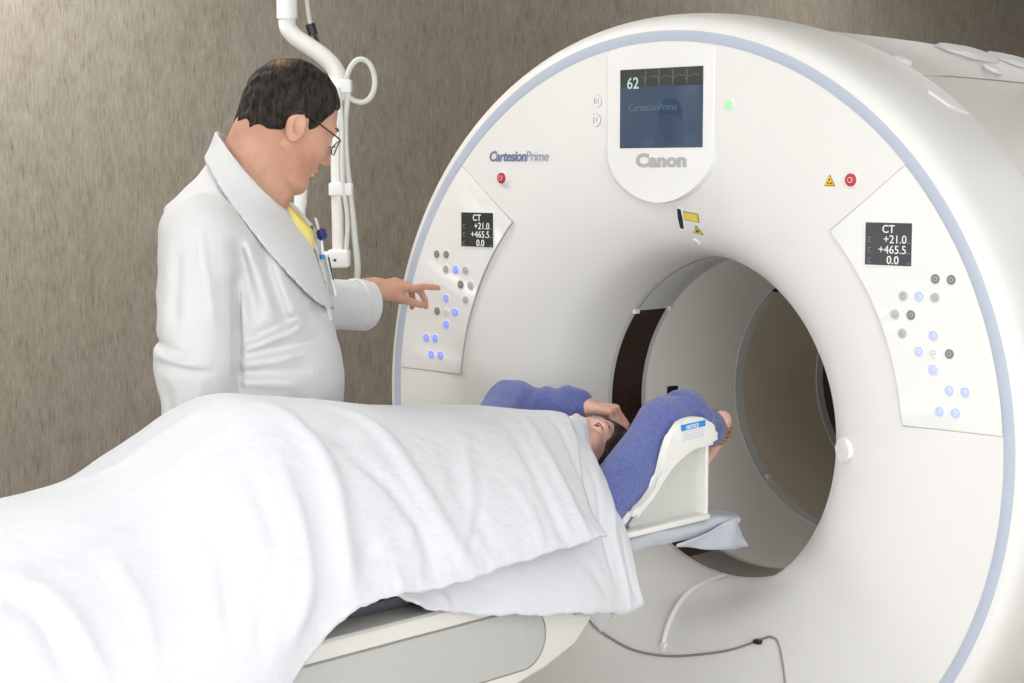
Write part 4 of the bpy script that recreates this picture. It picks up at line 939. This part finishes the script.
for s in (-1, 1):
    bm = bmesh.new(); vs = [bm.verts.new(hm @ (Vector((.107-.010*max(0, math.cos(t)), s*(.033+.0245*math.cos(t)), -.010+.016*math.sin(t)))*HS)) for t in np.linspace(0, 2*PI, 25)[:-1]]; bm.faces.new(vs); bm_obj('lens', bm, M['lens'], gl_, auto=3)
# fingernails on the pointing hand
# things in the breast pocket
mm_ = man.matrix_basis.copy(); mw = Matrix.Translation((R0[0], R0[1], 0)) @ Matrix.Rotation(YAW, 4, 'Z')
def pocket_thing(name, label, cat, p):
    return thing(name, label, cat, tuple(mw @ Vector(p)), YAW)
pn = pocket_thing('pen', 'dark slim pen clipped in the coat breast pocket, nearest the neck', 'pen', (.140, .07, 1.445))
tube('barrel', [(-.004, 0, .012), (.004, 0, -.05)], .0045, M['charcoal'], pn, 10, 0); tube('clip', [(.001, -.004, .010), (.006, -.004, -.02)], .0015, M['silver'], pn, 6, 0)
bd = pocket_thing('badge_reel', 'navy badge reel hanging at the coat breast pocket', 'badge', (.160, .05, 1.440))
V, F = tube_mesh([(-.004, .002, .010), (-.001, 0, .006), (.003, -.004, -.006), (.006, -.006, -.012)], [.006, .011, .012, .007], 24); mesh_obj('reel', V, F, M['navy'], bd, auto=.6); tube('reel_cord', [(0, -.002, -.012), (.003, -.004, -.05)], .0035, M['white'], bd, 8, 0)
tube('reel_clip', [(-.004, -.004, .004), (-.012, -.006, .035)], .0035, M['silver'], bd, 8, 0); tube('reel_band', [(.002, -.004, -.045), (.003, -.004, -.055)], .0055, M['cyan'], bd, 10, 0)
cp = pocket_thing('pen', 'clear and grey pen lower down on the coat front', 'pen', (.176, .05, 1.360))
tube('barrel', [(-.006, 0, .035), (.014, 0, -.055)], .0055, M['silver'], cp, 10, 0); tube('clip', [(.0, -.006, .03), (.010, -.006, -.02)], .0018, M['charcoal'], cp, 6, 0)

# ---------------------------------------------------------------- ceiling boom behind the man
bo = thing('ceiling_boom', 'white enamelled pipe arm with a double bend and cables strapped along it', 'equipment arm', (-.985, -.104, 1.9), YAW)
def bp_(r, z, d=0): return (r+.446, d, z-1.9)      # boom frame: x right, z up
pipe = [bp_(-.575, 1.97), bp_(-.573, 1.945), bp_(-.552, 1.920), bp_(-.515, 1.895), bp_(-.478, 1.868), bp_(-.452, 1.838), bp_(-.443, 1.80), bp_(-.444, 1.76)]
tube('bent_pipe', pipe, .0225, M['pipe'], bo, 28); tube('sleeve', [bp_(-.575, CEIL), bp_(-.575, 1.968)], .0265, M['strap'], bo, 32, 0)
tube('flange', [bp_(-.575, CEIL-.03), bp_(-.575, CEIL)], .09, M['strap'], bo, 32, 0)
tube('straight_pipe', [bp_(-.444, 1.765), bp_(-.450, 1.6), bp_(-.448, 1.345)], .0165, M['pipe'], bo, 28, 0)
b_ = add_box('end_block', bp_(-.476, 1.325, -.03), bp_(-.418, 1.372, .03), M['strap'], bo, .008)
tube('end_screw', [bp_(-.455, 1.345, -.033), bp_(-.455, 1.345, -.028)], .004, M['charcoal'], bo, 10, 0)
for z, hw in ((1.795, .024), (1.529, .024)):
    z0, z1 = (z-.017, z+.017); add_box('strap', bp_(-.446-hw, z0, -.026), bp_(-.446+hw+.012, z1, .026), M['strap'], bo, .004)
tube('cable', [bp_(-.418, 1.79, -.01), bp_(-.427, 1.70, -.01), bp_(-.424, 1.60, -.012), bp_(-.414, 1.50, -.01), bp_(-.404, 1.40, -.012), bp_(-.398, 1.33, -.01), bp_(-.402, 1.27, -.01)], .0085, M['cable'], bo, 12)
tube('cable', [bp_(-.440, 1.79, -.022), bp_(-.434, 1.68, -.022), bp_(-.433, 1.55, -.022), bp_(-.422, 1.45, -.02), bp_(-.428, 1.345, -.02)], .006, M['cable'], bo, 12)
lp = [bp_(-.425+.0, 1.80, -.01), bp_(-.418, 1.83, -.01), bp_(-.400, 1.858, -.01), bp_(-.378, 1.863, -.012), bp_(-.358, 1.845, -.012), bp_(-.349, 1.81, -.012), bp_(-.355, 1.775, -.012), bp_(-.375, 1.755, -.012), bp_(-.40, 1.757, -.01), bp_(-.424, 1.772, -.01)]
tube('cable_loop', lp, .0072, M['cable'], bo, 12)
tube('upper_cable', [bp_(-.53, 2.30, .04), bp_(-.528, 2.05, .03), bp_(-.522, 1.98, .02), bp_(-.515, 1.952, .01)], .006, M['cable'], bo, 10)
tube('cable_gland', [bp_(-.517, 1.955, .01), bp_(-.509, 1.928, .01)], .013, M['black'], bo, 16, 0); tube('cable_link', [bp_(-.507, 1.932, .012), bp_(-.497, 1.902, .028), bp_(-.487, 1.87, .03), bp_(-.475, 1.84, .028), bp_(-.470, 1.80, .02)], .005, M['charcoal'], bo, 8)
tube('branch_pipe', [bp_(-.46, 1.348, .0), bp_(-.515, 1.36, .03), bp_(-.552, 1.44, .03), bp_(-.550, 1.50, .03), bp_(-.545, 1.572, .03)], .017, M['pipe'], bo, 16)
wc = thing('wall_cable', 'thin grey cable looping on the wallpaper at the left edge of the picture', 'cable', (WX+.01, -.45, 1.2))
E2 = [(0, -.25, .10), (0, -.18, .085), (0, -.128, .03), (0, -.125, -.03), (0, -.17, -.085), (0, -.25, -.12)]
tube('cord', E2, .0032, M['cable'], wc, 8)
